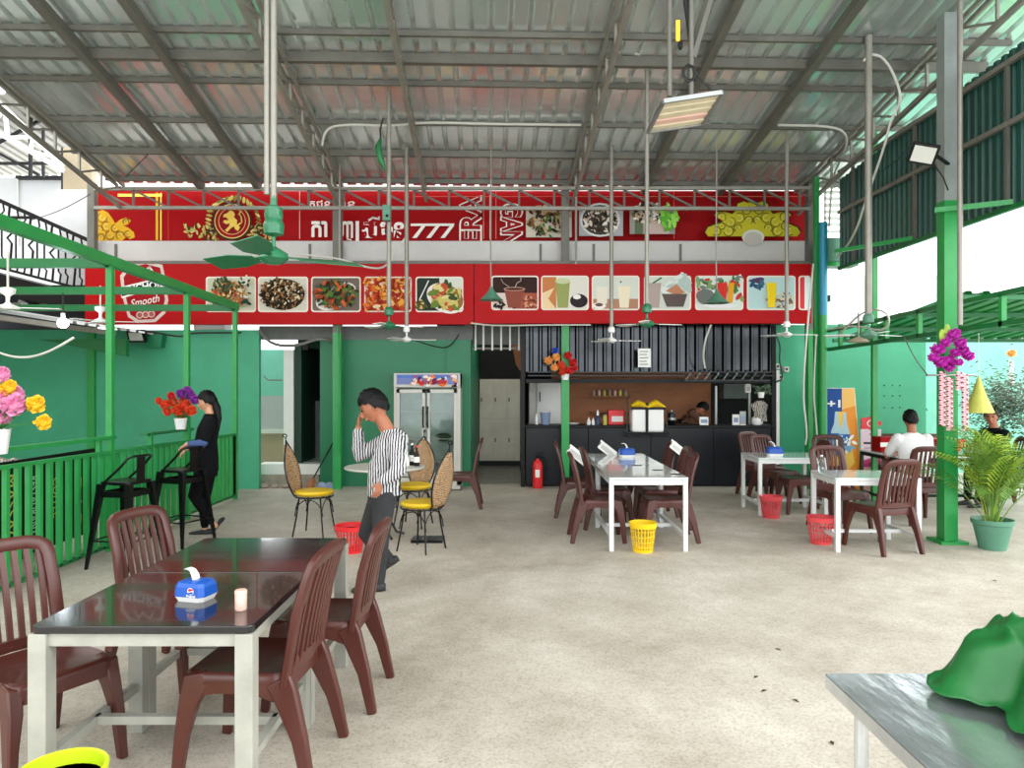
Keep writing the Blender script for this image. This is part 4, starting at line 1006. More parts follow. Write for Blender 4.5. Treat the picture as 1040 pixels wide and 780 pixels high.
# ================================================================ WICKER CHAIRS (faces +X)
def wicker(label, x, y, deg):
    t = thing('wicker_chair', label, 'chair', (0, 0, 0), 'yellow-cushioned wicker chairs')
    obj('cushion', MB().lathe([(0, .43), (.17, .432), (.2, .445), (.21, .465), (.2, .485), (.15, .495), (0, .497)], n=24), 'yellow_seat', t, smooth=True)
    obj('seat_ring', MB().tube([(.205 * math.cos(2 * PI * k / 24), .205 * math.sin(2 * PI * k / 24), .425) for k in range(24)], .009, 6, closed=True), 'black_steel', t, smooth=True)
    for a in (45, 135, 225, 315):
        c, s_ = math.cos(math.radians(a)), math.sin(math.radians(a))
        obj('leg', MB().tube([(.17 * c, .17 * s_, .42), (.2 * c, .2 * s_, .22), (.245 * c, .245 * s_, 0)], .009, 6), 'black_steel', t, smooth=True)
    for a in (0, 90, 180, 270):
        c, s_ = math.cos(math.radians(a)), math.sin(math.radians(a)); q = Vector((c, s_, 0)); s2 = Vector((-s_, c, 0))
        obj('brace_arch', MB().tube([q * .15 + s2 * (.16 * math.cos(th)) + Vector((0, 0, .22 + .18 * math.sin(th))) for th in [PI * i / 8 for i in range(9)]], .006, 5), 'black_steel', t, smooth=True)
    # leaf shaped woven back
    def prof_(s): return .165 * math.sin(PI * min(1, max(0, .18 + s * .80))) ** .8
    outl = []
    N_ = 14
    for i in range(N_ + 1):
        s = i / N_; z = .46 + s * .52; outl.append((prof_(s) if i < N_ else .02, z))
    mb = MB(); vs = []; fs = []
    for wv, z in outl:
        for k in range(9):
            f = -1 + k / 4.0; vs.append((-.2 - (z - .45) * .22 - .03 * (1 - f * f) + (.012 if k == 4 else 0), f * wv, z))
    for i in range(N_):
        for k in range(8): a = i * 9 + k; fs.append((a, a + 1, a + 10, a + 9))
    o = obj('woven_back', mb.add(vs, fs), 'woven_rattan', t, smooth=True)
    sm = o.modifiers.new('thick', 'SOLIDIFY'); sm.thickness = .018; sm.offset = 0
    L = [(-.2 - (z - .45) * .22, -wv - .006, z) for wv, z in outl]; R_ = [(-.2 - (z - .45) * .22, wv + .006, z) for wv, z in outl]
    tip = [(-.33, 0, 1.02), (-.335, 0, 1.06)]
    for side in (L, R_): obj('back_rod', MB().tube([(-.17, side[0][1], .42)] + side + tip[:1], .009, 6), 'black_steel', t, smooth=True)
    sp = [(-.325, 0, 1.0)] + [(-.335 - .02 * 0 - (.035 - .003 * i) * math.sin(i * .7), 0, 1.06 + (.035 - .003 * i) * (1 - math.cos(i * .7)) * .8) for i in range(9)]
    obj('scroll', MB().tube(sp, .007, 6), 'black_steel', t, smooth=True)
    t.location = (x, y, 0); t.rotation_euler.z = math.radians(deg)
wicker('wicker chair with yellow cushion left of the round table, seen edge-on', -2.17, 8.0, -8)
wicker('wicker chair with yellow cushion nearest the camera, back turned, right of man', -.9, 7.25, 152)
wicker('wicker chair with yellow cushion behind the round table by the fridge', -1.15, 8.5, -105)
t = thing('round_table', 'small round table on black iron pedestal behind the man', 'table', (-1.37, 7.85, 0))
obj('tabletop', MB().lathe([(0, .74), (.42, .74), (.43, .75), (.425, .765), (0, .765)], (-1.37, 7.85, 0), 32), 'fridge_body', t, smooth=True)
for k in range(4):
    a = k * PI / 2 + .5
    obj('leg', MB().tube([(-1.37 + r * math.cos(a), 7.85 + r * math.sin(a), z) for r, z in ((.2, .74), (.05, .5), (.05, .2), (.13, .05), (.22, .02))], .014, 6), 'black_steel', t, smooth=True)
obj('foot_plate', MB().slab([(-1.05, 7.55), (-.72, 7.55), (-.72, 7.8), (-1.05, 7.8)], 0, .03), 'black_steel', None, 'low black iron foot plate on the floor under the round table', 'plate')
for i, (dx, dy, h, m1) in enumerate(((.28, .1, .22, 'black'), (.34, .02, .2, 'black'), (.23, .02, .14, 'white_plastic'))):
    x, y = -1.37 + dx, 7.85 + dy
    t = thing('sauce_bottle', ['dark tall sauce bottle on the round table, farthest', 'dark sauce bottle on the round table, rightmost', 'short white-capped jar on the round table'][i], 'bottle', (x, y, .765), 'bottles on the round table')
    obj('body', MB().lathe([(.03, 0), (.032, .01), (.032, h * .6), (.013, h * .8), (.013, h)], (x, y, .765), 14), m1, t, smooth=True)
    obj('label_band', MB().lathe([(.0328, h * .2), (.0328, h * .5)], (x, y, .765), 14), 'paper', t, smooth=True)
    obj('cap', MB().lathe([(.015, h), (.015, h + .02), (0, h + .021)], (x, y, .765), 12), 'red_plastic' if i == 1 else 'white_plastic', t, smooth=True)
# ================================================================ FRIDGE
Y = 11.3
def B(px0, px1, y0, y1, z0, z1): return MB().box(X_(px0, Y), X_(px1, Y), y0, y1, z0, z1)
fr = thing('display_fridge', 'tall two-door glass display fridge with colourful header', 'fridge', (X_(433, Y), 11.5, 0))
zt = Z_(379, Y)
obj('side_panel', B(400, 403, Y, 11.72, .08, zt), 'fridge_body', fr); obj('side_panel', B(464, 467.5, Y, 11.72, .08, zt), 'fridge_body', fr)
obj('back_panel', B(403, 464, 11.66, 11.72, .08, zt), 'fridge_inside', fr); obj('base', B(400, 467.5, Y, 11.72, .02, .2), 'fridge_body', fr)
hd = obj('header', B(400, 467.5, Y - .03, 11.7, Z_(393.5, Y), zt), 'fridge_body', fr, bevel=.01)
for px in (401, 467): obj('foot', MB().box(X_(px, Y) - .02, X_(px, Y) + .02, Y + .02, Y + .06, 0, .08), 'black', fr)
p = PR(fpx(Y - .032), .0005)
p.rect(403, 380.5, 465, 390.5, (120, 130, 180)); p.rect(403, 380.5, 465, 384, (90, 120, 190)); p.bits(418, 382, 464, 391, 60, 3, ((200, 60, 60), (230, 120, 60), (236, 226, 214), (90, 40, 90), (230, 170, 120)), False); p.text('Pasteurized', 424, 385, 452, 390, (190, 30, 40))
p.text('Drinks', 404, 382, 414, 388, (240, 240, 250)) if 0 else None
p.rect(459, 391.2, 464, 393, (20, 20, 20)); p.build('header_print', fr)
for k, yy in enumerate((418, 446, 470)): obj('shelf', B(403, 464, Y + .06, 11.64, Z_(yy, Y) - .008, Z_(yy, Y)), 'white_paint', fr)
for a, b_, hx in ((403, 432, 430.2), (434, 464, 434.6)):
    d = obj('door', B(a, a + 3, Y - .02, Y + .02, .22, Z_(395.5, Y)), 'fridge_body', fr)
    mbf = MB(); 
    for q in ((a, a + 3, .22, Z_(395.5, Y)), (b_ - 3, b_, .22, Z_(395.5, Y))): mbf.box(X_(q[0], Y), X_(q[1], Y), Y - .022, Y + .018, q[2], q[3])
    mbf.box(X_(a, Y), X_(b_, Y), Y - .022, Y + .018, .22, .27); mbf.box(X_(a, Y), X_(b_, Y), Y - .022, Y + .018, Z_(399, Y), Z_(395.5, Y))
    obj('door_frame', mbf, 'fridge_body', d)
    obj('pane', MB().box(X_(a + 3, Y), X_(b_ - 3, Y), Y, Y + .006, .27, Z_(399, Y)), 'glass', d)
    obj('handle', MB().tube([(X_(hx, Y), Y - .03, Z_(434, Y)), (X_(hx, Y), Y - .07, Z_(432, Y)), (X_(hx, Y), Y - .07, Z_(415, Y)), (X_(hx, Y), Y - .03, Z_(413, Y))], .012, 8), 'black', d, smooth=True)
c = P(450, 444, 11.5)
obj('vegetables', MB().ball(c, .13, .1, .07, 12, 8), 'bush', None, 'heap of greens on the right middle shelf inside the fridge', 'vegetables')
# ---------------------------------------------------------------- lockers in the back room
Y = 14.6
lk = thing('locker_bank', 'bank of cream steel lockers inside the back room', 'lockers', (X_(505, Y), Y, 0))
obj('carcass', MB().box(X_(487, Y), X_(529, Y), Y, Y + .5, Z_(468, Y), Z_(385, Y)), 'locker', lk)
xs = (487, 501, 515, 529); rows = (387, 412, 426, 467)
for i in range(3):
    for (a, b_) in ((387, 425), (427, 466.5)):
        d = obj('door', MB().box(X_(xs[i] + .4, Y), X_(xs[i + 1] - .4, Y), Y - .02, Y, Z_(b_, Y), Z_(a, Y)), 'locker', lk, bevel=.004)
        obj('handle', MB().box(X_(xs[i] + 1.6, Y), X_(xs[i] + 2.6, Y), Y - .045, Y - .02, Z_((a + b_) / 2 + 2, Y), Z_((a + b_) / 2 - 2, Y)), 'black', d)
obj('plinth', MB().box(X_(487, Y), X_(529, Y), Y + .03, Y + .5, 0, Z_(468, Y)), 'black', lk)
obj('hanging_sheet', MB().prism([(X_(520, 13), Z_(350, 13)), (X_(534, 13), Z_(350, 13)), (X_(534, 13), Z_(386, 13)), (X_(524, 13), Z_(370, 13))], 13, 13.02), 'plywood', None, 'tan board hanging above the lockers in the back room', 'board')
t = thing('grille', 'row of white upright bars above the back room opening', 'grille', P(505, 345, 11.9))
for px in (483, 491, 500, 509, 518, 527): obj('bar', MB().beam(P(px, 330, 11.9), P(px, 356, 11.9), .03, .03), 'white_paint', t)
obj('rail', MB().beam(P(479, 354, 11.92), P(533, 354, 11.92), .03, .03), 'steel_frame', t); obj('backing', MB().box(X_(479, 12), X_(533, 12), 12, 12.05, Z_(350, 12), Z_(330, 12)), 'grey_band', t)

t = thing('ceiling_lamp', 'tube lamp on the ceiling of the locker room', 'lamp', (-.2, 12.9, 2.95)); obj('housing', MB().box(-.5, .1, 12.87, 12.93, 2.96, 3.0), 'white_plastic', t); obj('tube', MB().tube([(-.48, 12.9, 2.935), (.08, 12.9, 2.935)], .02, 8), 'tube_glow', t, smooth=True)
# ================================================================ COUNTER
Y = 11.7
ct = thing('counter', 'long black service counter beneath the corrugated shutter', 'counter', (X_(662, Y), 12, 0))
zc = Z_(432, Y)
xs = [534 + i * 63.5 for i in range(5)]
for a, b_ in zip(xs, xs[1:]): obj('front_panel', MB().box(X_(a, Y) + .003, X_(b_, Y) - .003, Y, Y + .06, .03, zc - .04), 'black_counter', ct, bevel=.004)
obj('worktop', MB().box(X_(533, Y) , X_(789, Y), Y - .04, Y + .5, zc - .04, zc), 'black', ct, bevel=.006)
obj('body', MB().box(X_(534, Y), X_(788, Y), Y + .06, Y + .45, 0, zc - .04), 'black', ct)
kf = thing('kiosk_frame', 'black steel frame around the kitchen counter opening', 'frame', (X_(662, Y), 11.7, 0))
for a in (531, 785.5): obj('frame_post', MB().box(X_(a - 2, Y), X_(a + 2, Y), Y - .03, Y + .06, 0, Z_(331, Y)), 'black' if a < 700 else 'black', kf)
obj('white_post', MB().box(X_(787.5, Y), X_(790.5, Y), Y - .05, Y, 0, Z_(376, Y)), 'white_paint', kf)
obj('lintel', MB().box(X_(534, Y), X_(786, Y), Y, Y + .08, Z_(389, Y), Z_(385, Y)), 'black', kf)
for yy in (378, 381.5): obj('lattice_rail', MB().beam(P(536, yy, Y - .1), P(786, yy, Y - .1), .02, .02), 'black_steel', kf)
for k in range(9):
    px = 700 + k * 9.5
    obj('louvre_bar', MB().beam(P(px - 4, 386, Y - .3), P(px + 3, 376, Y), .02, .02), 'galv', kf)
obj('awning_bar', MB().beam(P(696, 386.5, Y - .3), P(782, 386.5, Y - .3), .02, .02), 'black_steel', kf)
# corrugated shutter panels
sh = thing('corrugated_shutter', 'dark reflective corrugated sheets above the counter', 'shutter', P(660, 377, Y))
u = X_(534, Y); xe = X_(786, Y)
while u < xe - .05:
    mb = MB(); us = []
    for k in range(3):
        for a, b_ in ((0, 0), (.05, 0), (.075, -.05), (.1, -.05), (.125, 0)): us.append((u + k * .148 + a, b_))
    us.append((u + .444, 0)); us = [q for q in us if q[0] < xe]; n = len(us)
    if n > 2: mb.add([(a, Y + .05 + b_, Z_(377.5, Y)) for a, b_ in us] + [(a, Y + .05 + b_, Z_(330, Y)) for a, b_ in us], [(i, i + 1, i + n + 1, i + n) for i in range(n - 1)]); obj('sheet', mb, 'dark_corrugated', sh)
    u += .444
obj('notice', MB().box(X_(648, 11.55), X_(661, 11.55), 11.55, 11.56, Z_(373, 11.55), Z_(354, 11.55)), 'paper', None, 'white paper notice hung on the dark corrugated shutter', 'notice')
nt_ = [o for o in col.objects if o.name == 'notice'][0]
p = PR(fpx(11.548), .0004)
for k, yy in enumerate((357, 360, 363.5, 367, 370)): p.text(['OPEN', 'MENU', '2 000', '4 000', '6 000'][k], 650, yy, 658 - (k % 2), yy + 1.6, (70, 70, 80)) if 0 else p.stroke([(650, yy), (658 - (k % 2) * 1.5, yy)], .8, (110, 110, 116))
p.build('lines', nt_)
# kitchen interior
Y = 13.2
obj('wall_kitchen_back', MB().box(X_(560, Y), X_(722, Y), Y, Y + .05, .5, 2.6), 'plywood', kind='structure')
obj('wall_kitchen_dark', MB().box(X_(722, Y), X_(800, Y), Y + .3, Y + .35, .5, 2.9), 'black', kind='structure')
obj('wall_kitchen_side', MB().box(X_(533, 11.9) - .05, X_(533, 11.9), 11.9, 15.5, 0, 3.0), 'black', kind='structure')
fz = thing('kitchen_fridge', 'white upright fridge inside the kitchen left of green post', 'fridge', (X_(552, 12.6), 12.8, 0))
obj('body', MB().box(X_(537, 12.6), X_(570, 12.6), 12.6, 13.1, 0, Z_(386, 12.6)), 'fridge_body', fz, bevel=.02)
obj('door', MB().box(X_(545, 12.6), X_(569.5, 12.6), 12.56, 12.6, .3, Z_(387, 12.6)), 'white_paint', fz, bevel=.01)
obj('handle', MB().box(X_(548, 12.5), X_(549, 12.5), 12.52, 12.56, Z_(408, 12.5), Z_(398, 12.5)), 'black', fz)
def lath(name, label, cat, px, pybase, Y, prof, mt, group='things on the black counter', n=14, zb=None, extra=None):
    z0 = zc if zb is None else zb; x = X_(px, Y)
    t = thing(name, label, cat, (x, Y, z0), group)
    obj('body', MB().lathe(prof, (x, Y, z0), n), mt, t, smooth=True)
    for e in (extra or []): obj(e[0], MB().lathe(e[1], (x, Y, z0), n), e[2], t, smooth=True)
    return t
mat('pale_blue', (130, 146, 176), .4); mat('dark_blue', (30, 44, 80), .4)
lath('tub', 'pale blue plastic tub on the counter left of green post', 'tub', 554, 0, 11.95, [(.07, 0), (.085, .2), (.088, .21), (.08, .21)], 'pale_blue', extra=[('rim', [(.088, .2), (.094, .205), (.088, .215)], 'white_plastic')])
lath('bottle', 'slim white bottle left of pale blue tub', 'bottle', 545, 0, 11.95, [(.025, 0), (.027, .12), (.012, .16), (.012, .18)], 'white_plastic', extra=[('cap', [(.014, .18), (.014, .2), (0, .2)], 'pale_pink')])
lath('bottle', 'white teardrop squeeze bottle, left of the pair on the counter', 'bottle', 598, 0, 11.85, [(.03, 0), (.034, .05), (.012, .1), (.005, .12)], 'white_plastic', extra=[('cap', [(.006, .12), (.003, .14)], 'red_plastic')])
lath('bottle', 'white teardrop squeeze bottle, right of the pair on the counter', 'bottle', 602.5, 0, 11.85, [(.024, 0), (.03, .05), (.012, .09), (.005, .11)], 'white_plastic', extra=[('cap', [(.006, .11), (.003, .13)], 'red_plastic')])
lath('bottle', 'white-topped dark blue bottle beside the squeeze bottles', 'bottle', 607, 0, 11.85, [(.05, 0), (.052, .1), (.03, .13), (.012, .17), (.012, .2)], 'dark_blue', extra=[('cap', [(.02, .13), (.02, .2), (.008, .24)], 'white_plastic')])
lath('jar', 'pale yellow jar left of the red box', 'jar', 614.5, 0, 11.85, [(.032, 0), (.035, .1), (.03, .14)], 'lemon_cloth', extra=[('cap', [(.032, .14), (.032, .165), (0, .165)], 'beige_panel')])
x0, x1 = X_(618, 11.85), X_(634, 11.85)
t = thing('red_box', 'red and white box on the counter left of the white crate', 'box', ((x0 + x1) / 2, 11.95, zc), 'things on the black counter')
obj('carton', MB().box(x0, x1, 11.85, 12.05, zc, zc + .24), 'red_plastic', t, bevel=.01); obj('label_panel', MB().box(x0 + .05, x1 - .02, 11.845, 11.852, zc + .05, zc + .14), 'paper', t)
t = thing('tray', 'small white tray on the counter right of green post', 'tray', (X_(582, 11.85), 11.85, zc), 'things on the black counter')
obj('dish', MB().lathe([(.05, 0), (.1, .02), (.105, .03), (.05, .008), (0, .006)], (X_(582, 11.85), 11.85, zc), 18), 'white_plastic', t, smooth=True); obj('cloth', MB().ball((X_(582, 11.85), 11.85, zc + .02), .06, .05, .02, 8, 5), 'white_cloth', t)
# white crate with yellow cloth hung on the counter front
Y = 11.45
t = thing('delivery_crate', 'white box with yellow cloth on top, strapped in a black rack at the counter', 'box', P(656, 438, Y))
obj('box_body', MB().box(X_(642, Y), X_(674.5, Y), Y, Y + .25, Z_(439, Y), Z_(415, Y)), 'white_plastic', t, bevel=.03)
obj('yellow_cloth', MB().loft([(P(641, 412, Y + .1), (0, .1, 0), (0, 0, .03)), (P(648, 410, Y + .1), (0, .12, 0), (0, 0, .06)), (P(657, 413, Y + .1), (0, .12, 0), (0, 0, .05)), (P(666, 410, Y + .1), (0, .12, 0), (0, 0, .07)), (P(675, 414, Y + .1), (0, .1, 0), (0, 0, .03))], 12), 'yellow_seat', t, smooth=True)
obj('strap', MB().box(X_(655.5, Y), X_(658.5, Y), Y - .012, Y, Z_(443, Y), Z_(409, Y)), 'black', t); obj('strap', MB().box(X_(641, Y), X_(676, Y), Y - .008, Y, Z_(416, Y), Z_(413.5, Y)), 'black', t)
for yy in (443, 440): obj('rack_wire', MB().tube([P(635, yy, Y + .2), P(637, yy, Y - .03), P(677, yy, Y - .03), P(679, yy, Y + .2)], .009, 6), 'black_steel', t, smooth=True)
for px in (637, 647, 667, 677): obj('rack_wire', MB().tube([P(px, 443, Y - .03), P(px, 439, Y - .03)], .009, 6), 'black_steel', t)
obj('rack_side', MB().tube([P(637, 443, Y), P(637, 405, Y + .1), P(640, 402, Y + .1)], .01, 6), 'black_steel', t); obj('rack_side', MB().tube([P(677, 443, Y), P(678, 416, Y + .1)], .01, 6), 'black_steel', t)
lath('steel_pot', 'dark steel pot on the counter right of the white box', 'pot', 682, 0, 11.85, [(.05, 0), (.07, .02), (.07, .18), (.06, .2), (0, .21)], 'black_steel', extra=[('lid_knob', [(.02, .21), (.02, .24), (0, .245)], 'galv'), ('bright_band', [(.072, .08), (.072, .12)], 'galv')])
for px, w_, h, mt, lab in ((715, 9, .13, 'paper', 'white framed card on the counter before the bending cook'), (747.5, 7, .17, 'paper', 'white picture card standing on the counter right part'), (754.5, 6, .22, 'galv', 'grey picture card beside the white one on the counter')):
    x0, x1 = X_(px - w_ / 2, 11.8), X_(px + w_ / 2, 11.8)
    t = thing('table_card', lab, 'card', ((x0 + x1) / 2, 11.8, zc), 'cards on the counter')
    obj('card', MB().box(x0, x1, 11.8, 11.815, zc, zc + h), mt, t); obj('picture', MB().box(x0 + .02, x1 - .02, 11.797, 11.801, zc + h * .25, zc + h * .7), 'pale_blue', t); obj('foot', MB().box(x0, x1, 11.79, 11.85, zc, zc + .012), 'white_plastic', t)
lath('kettle', 'white rice cooker at the right end of counter', 'cooker', 769, 0, 11.85, [(.07, 0), (.09, .03), (.09, .09), (.08, .11)], 'white_plastic', extra=[('lid', [(.085, .11), (.05, .14), (.012, .15), (0, .16)], 'white_plastic')])
t = lath('plant', 'small white-potted plant hanging at the kiosk right corner', 'plant', 773, 0, 11.6, [(.04, 0), (.055, .09), (.045, .09)], 'white_plastic', zb=Z_(404, 11.6), group='plants at the kiosk corner')
mb = MB()
for k in range(40): a, b_ = random.uniform(0, 6.3), random.uniform(.02, .16); mb.ball(P(773, 399, 11.6) + Vector((b_ * math.cos(a), b_ * math.sin(a) * .5, random.uniform(-.02, .12))), .03, .008, .018, 6, 4)
obj('leaves', mb, 'bush', t, kind='stuff')
t = thing('hanging_shirt', 'light patterned cloth hanging at the kiosk right corner', 'cloth', P(771, 416, 11.75))
obj('cloth_folds', MB().loft([(P(772, 407, 11.8), (.05, 0, 0), (0, .03, 0)), (P(771, 411, 11.8), (.14, 0, 0), (0, .04, 0)), (P(772, 419, 11.8), (.1, 0, 0), (0, .04, 0)), (P(773, 428, 11.8), (.1, 0, 0), (0, .03, 0))], 10), 'patterned_cloth', t, smooth=True)
for k, (px, h) in enumerate(((727, 24), (761, 20))):
    obj('steel_pipe', MB().tube([P(px, 432, 12.1), P(px, 392, 12.1)], .025, 10), 'galv', None, ['shiny upright steel pipe behind the counter cards', 'bright upright steel pipe near the counter right end'][k], 'pipe', smooth=True)
t = thing('speaker_box', 'small pale wall box above the counter right end', 'box', P(760, 394, 12.0)); obj('case', MB().box(X_(757, 12), X_(763, 12), 12, 12.08, Z_(399, 12), Z_(390, 12)), 'white_plastic', t, bevel=.01); obj('face', MB().box(X_(758.5, 12), X_(761.5, 12), 11.99, 12, Z_(397, 12), Z_(393, 12)), 'galv', t)
obj('wall_cupboard', MB().box(X_(735, 12.9), X_(760, 12.9), 12.9, 13.2, Z_(405, 12.9), Z_(390, 12.9)), 'grey_band', None, 'grey wall cupboard at the dark end of kitchen', 'cupboard', bevel=.01)
t = thing('shelf_rack', 'narrow wall shelf of jars on the kitchen plywood wall', 'shelf', P(620, 403, 13.1)); obj('shelf_board', MB().box(X_(600, 13.1), X_(640, 13.1), 12.95, 13.2, Z_(402, 13.1) - .02, Z_(402, 13.1)), 'plywood', t); obj('shelf_board', MB().box(X_(600, 13.1), X_(640, 13.1), 12.95, 13.2, Z_(418, 13.1) - .02, Z_(418, 13.1)), 'plywood', t)
for k in range(7):
    px = 603 + k * 5.4
    lath('jar', ['leftmost', 'second from left', 'third from left', 'middle', 'third from right', 'second from right', 'rightmost'][k] + ' small jar on the kitchen wall shelf', 'jar', px, 0, 13.05, [(.025, 0), (.028, .06), (.02, .08), (.02, .1)], ('beige_panel', 'pale_pink', 'lemon_cloth')[k % 3], 'jars on the wall shelf', 10, zb=Z_(402, 13.1), extra=[('cap', [(.022, .1), (.022, .115), (0, .116)], 'steel_frame')])

# fire extinguisher
x, y = X_(546, 11.55), 11.55
t = thing('fire_extinguisher', 'red fire extinguisher standing at the black counter base', 'extinguisher', (x, y, 0))
obj('cylinder', MB().lathe([(.075, 0), (.08, .01), (.08, .36), (.06, .42), (.03, .44), (.025, .47)], (x, y, 0), 20), 'red_plastic', t, smooth=True)
obj('valve', MB().tube([(x, y, .47), (x, y, .52)], .02, 10), 'black', t); obj('handle', MB().beam((x - .02, y, .53), (x + .1, y, .56), .02, .02), 'black', t)
obj('hose', MB().tube([(x + .02, y, .5), (x + .12, y, .46), (x + .14, y, .3), (x + .12, y, .12)], .014, 8), 'black', t, smooth=True); obj('rating_label', MB().box(x - .04, x + .03, y - .083, y - .078, .18, .3), 'paper', t)
# switch boxes and cables at right of kiosk
for k, (px, py) in enumerate(((799, 375), (793, 383), (790, 372))):
    Y = 11.8; t = thing('socket_box', ['rightmost', 'lowest', 'leftmost'][k] + ' of three small socket boxes on the wall right of counter', 'socket', P(px, py, Y)); obj('case', MB().box(X_(px - 2.6, Y), X_(px + 2.6, Y), Y, Y + .1, Z_(py + 2.8, Y), Z_(py - 2.8, Y)), 'gutter_white', t, bevel=.006); obj('outlet', MB().box(X_(px - 1, Y), X_(px + 1, Y), Y - .006, Y, Z_(py + 1, Y), Z_(py - 1, Y)), 'black', t)
t = thing('broom', 'long-handled broom leaning against the green panel by the doorway', 'broom', P(330, 488, 11.6))
obj('handle', MB().tube([P(338, 450, 11.72), P(317, 488, 11.5)], .012, 8), 'black', t, smooth=True); obj('bristles', MB().sweep([P(318, 486, 11.5), P(314, 496, 11.45)], [(.08, .05), (.2, .06)]), 'plywood', t)
t = thing('hand_truck', 'small blue-wheeled trolley base by the green panel', 'trolley', P(334, 494, 11.5))
for px in (327, 335): obj('wheel', MB().lathe([(.03, -.03), (.07, -.02), (.07, .02), (.03, .03)], P(px, 494, 11.5), 16, Matrix.Rotation(PI / 2, 3, 'X')), 'pale_blue', t, smooth=True)
obj('deck', MB().beam(P(316, 492, 11.55), P(338, 492, 11.55), .1, .05), 'stone', t)

# ================================================================ RIGHT WALL : poster, board
Y = 11.3
t = thing('promo_banner', 'tall leaning blue and orange drinks poster against the green wall', 'poster', P(857, 500, Y))
pol = [(X_(839, Y), Z_(505, Y)), (X_(877, Y), Z_(505, Y)), (X_(868, Y), Z_(394, Y)), (X_(839, Y), Z_(394, Y))]
obj('board', MB().prism(pol, Y, Y + .04), 'white_plastic', t)
p = PR(fpx(Y - .002), .0005)
p.poly([(839, 394.5), (867.6, 394.5), (876.4, 505), (839, 505)], (236, 150, 60)); p.poly([(839, 394.5), (855, 394.5), (855, 420), (839, 462)], (40, 80, 150)); p.poly([(855, 394.5), (867.6, 394.5), (869, 412), (855, 416)], (244, 190, 110)); p.poly([(844, 462), (851, 418), (858, 418), (868, 470), (856, 484)], (244, 196, 90))
p.text('3+1', 833, 406, 853.5, 414, (240, 240, 240), bold=.03)
for a, b_ in ((849, 430), (857, 431)): p.poly([(a - 1, b_ - 12), (a + 2, b_ - 12), (a + 3, b_), (a + 6, b_ + 8), (a + 5, b_ + 26), (a - 5, b_ + 26), (a - 5, b_ + 8), (a - 2, b_)], (180, 206, 214)); p.poly([(a - 5, b_ + 10), (a + 6, b_ + 10), (a + 5, b_ + 20), (a - 5, b_ + 20)], (50, 110, 180))
p.bits(842, 440, 868, 462, 36, 4, ((230, 236, 240), (120, 170, 210), (60, 100, 170), (250, 250, 240)), True); p.ell(862, 492, 5, 5, (244, 180, 90))
p.build('poster_print', t)
t = thing('price_board', 'pink and white notice board topped by a red flower-shaped plate', 'sign', P(885, 490, 11.2)); Y = 11.2
obj('stand_board', MB().box(X_(874.5, Y), X_(895, Y), Y, Y + .03, Z_(475, Y), Z_(436, Y)), 'white_plastic', t); obj('leg', MB().box(X_(876, Y), X_(893, Y), Y + .01, Y + .02, 0, Z_(475, Y)), 'pale_pink', t)
p = PR(fpx(Y - .002), .0005); p.rect(875, 436.5, 894.6, 474.6, (226, 200, 212)); p.poly([(875, 468), (894.6, 462), (894.6, 474.6), (875, 474.6)], (190, 60, 110)); p.rect(877, 449, 892, 451, (40, 40, 50))
p.text('FREE WIFI', 877, 452, 892, 455, (160, 40, 80)) if 0 else p.stroke([(878, 455), (890, 455)], .8, (120, 80, 100)); p.stroke([(883, 441), (887, 441)], 1, (60, 60, 60)); p.build('board_print', t)
mb = MB(); c = P(884, 430, Y)
pl = [(c.x + (.15 + .022 * math.cos(5 * a)) * math.cos(a), c.z + (.11 + .02 * math.cos(5 * a)) * math.sin(a)) for a in [2 * PI * i / 40 for i in range(40)]]
obj('red_plate', MB().prism(pl, Y - .01, Y + .02), 'red_plastic', t, label='red flower-shaped plate'); obj('plate_ring', MB().tube([(c.x + .055 * math.cos(a), Y - .015, c.z + .045 * math.sin(a)) for a in [2 * PI * i / 16 for i in range(16)]], .008, 5, closed=True), 'white_plastic', t)
for i in range(3):
    for j in range(3):
        pass
mb = MB()
for r_, yy in enumerate((391.5, 402, 414)):
    for px in (898, 906.5, 914): mb.ball(P(px, yy, 11.895), .012, .006, .012, 8, 4)
for px, yy in ((820, 1),): pass
obj('bolt_marks', mb, 'black', None, 'three rows of dark bolts in the green wall above seated man', 'bolts', kind='stuff')

# ================================================================ hanging things in the right corner
def hangcone(name, label, c, r, h, mt):
    t = thing(name, label, 'decoration', c)
    obj('cone', MB().lathe([(.008, h), (r * .5, h * .45), (r, 0), (r - .01, 0), (.004, h - .02)], c, 20), mt, t, smooth=True); obj('cord', MB().tube([c + Vector((0, 0, h)), c + Vector((0, 0, h + .5))], .004, 5), 'white_cable', t)
    return t
hangcone('lamp_shade', 'pale yellow cloth cone hanging behind the right column', P(994, 419, 8.4), .16, .42, 'lemon_cloth')

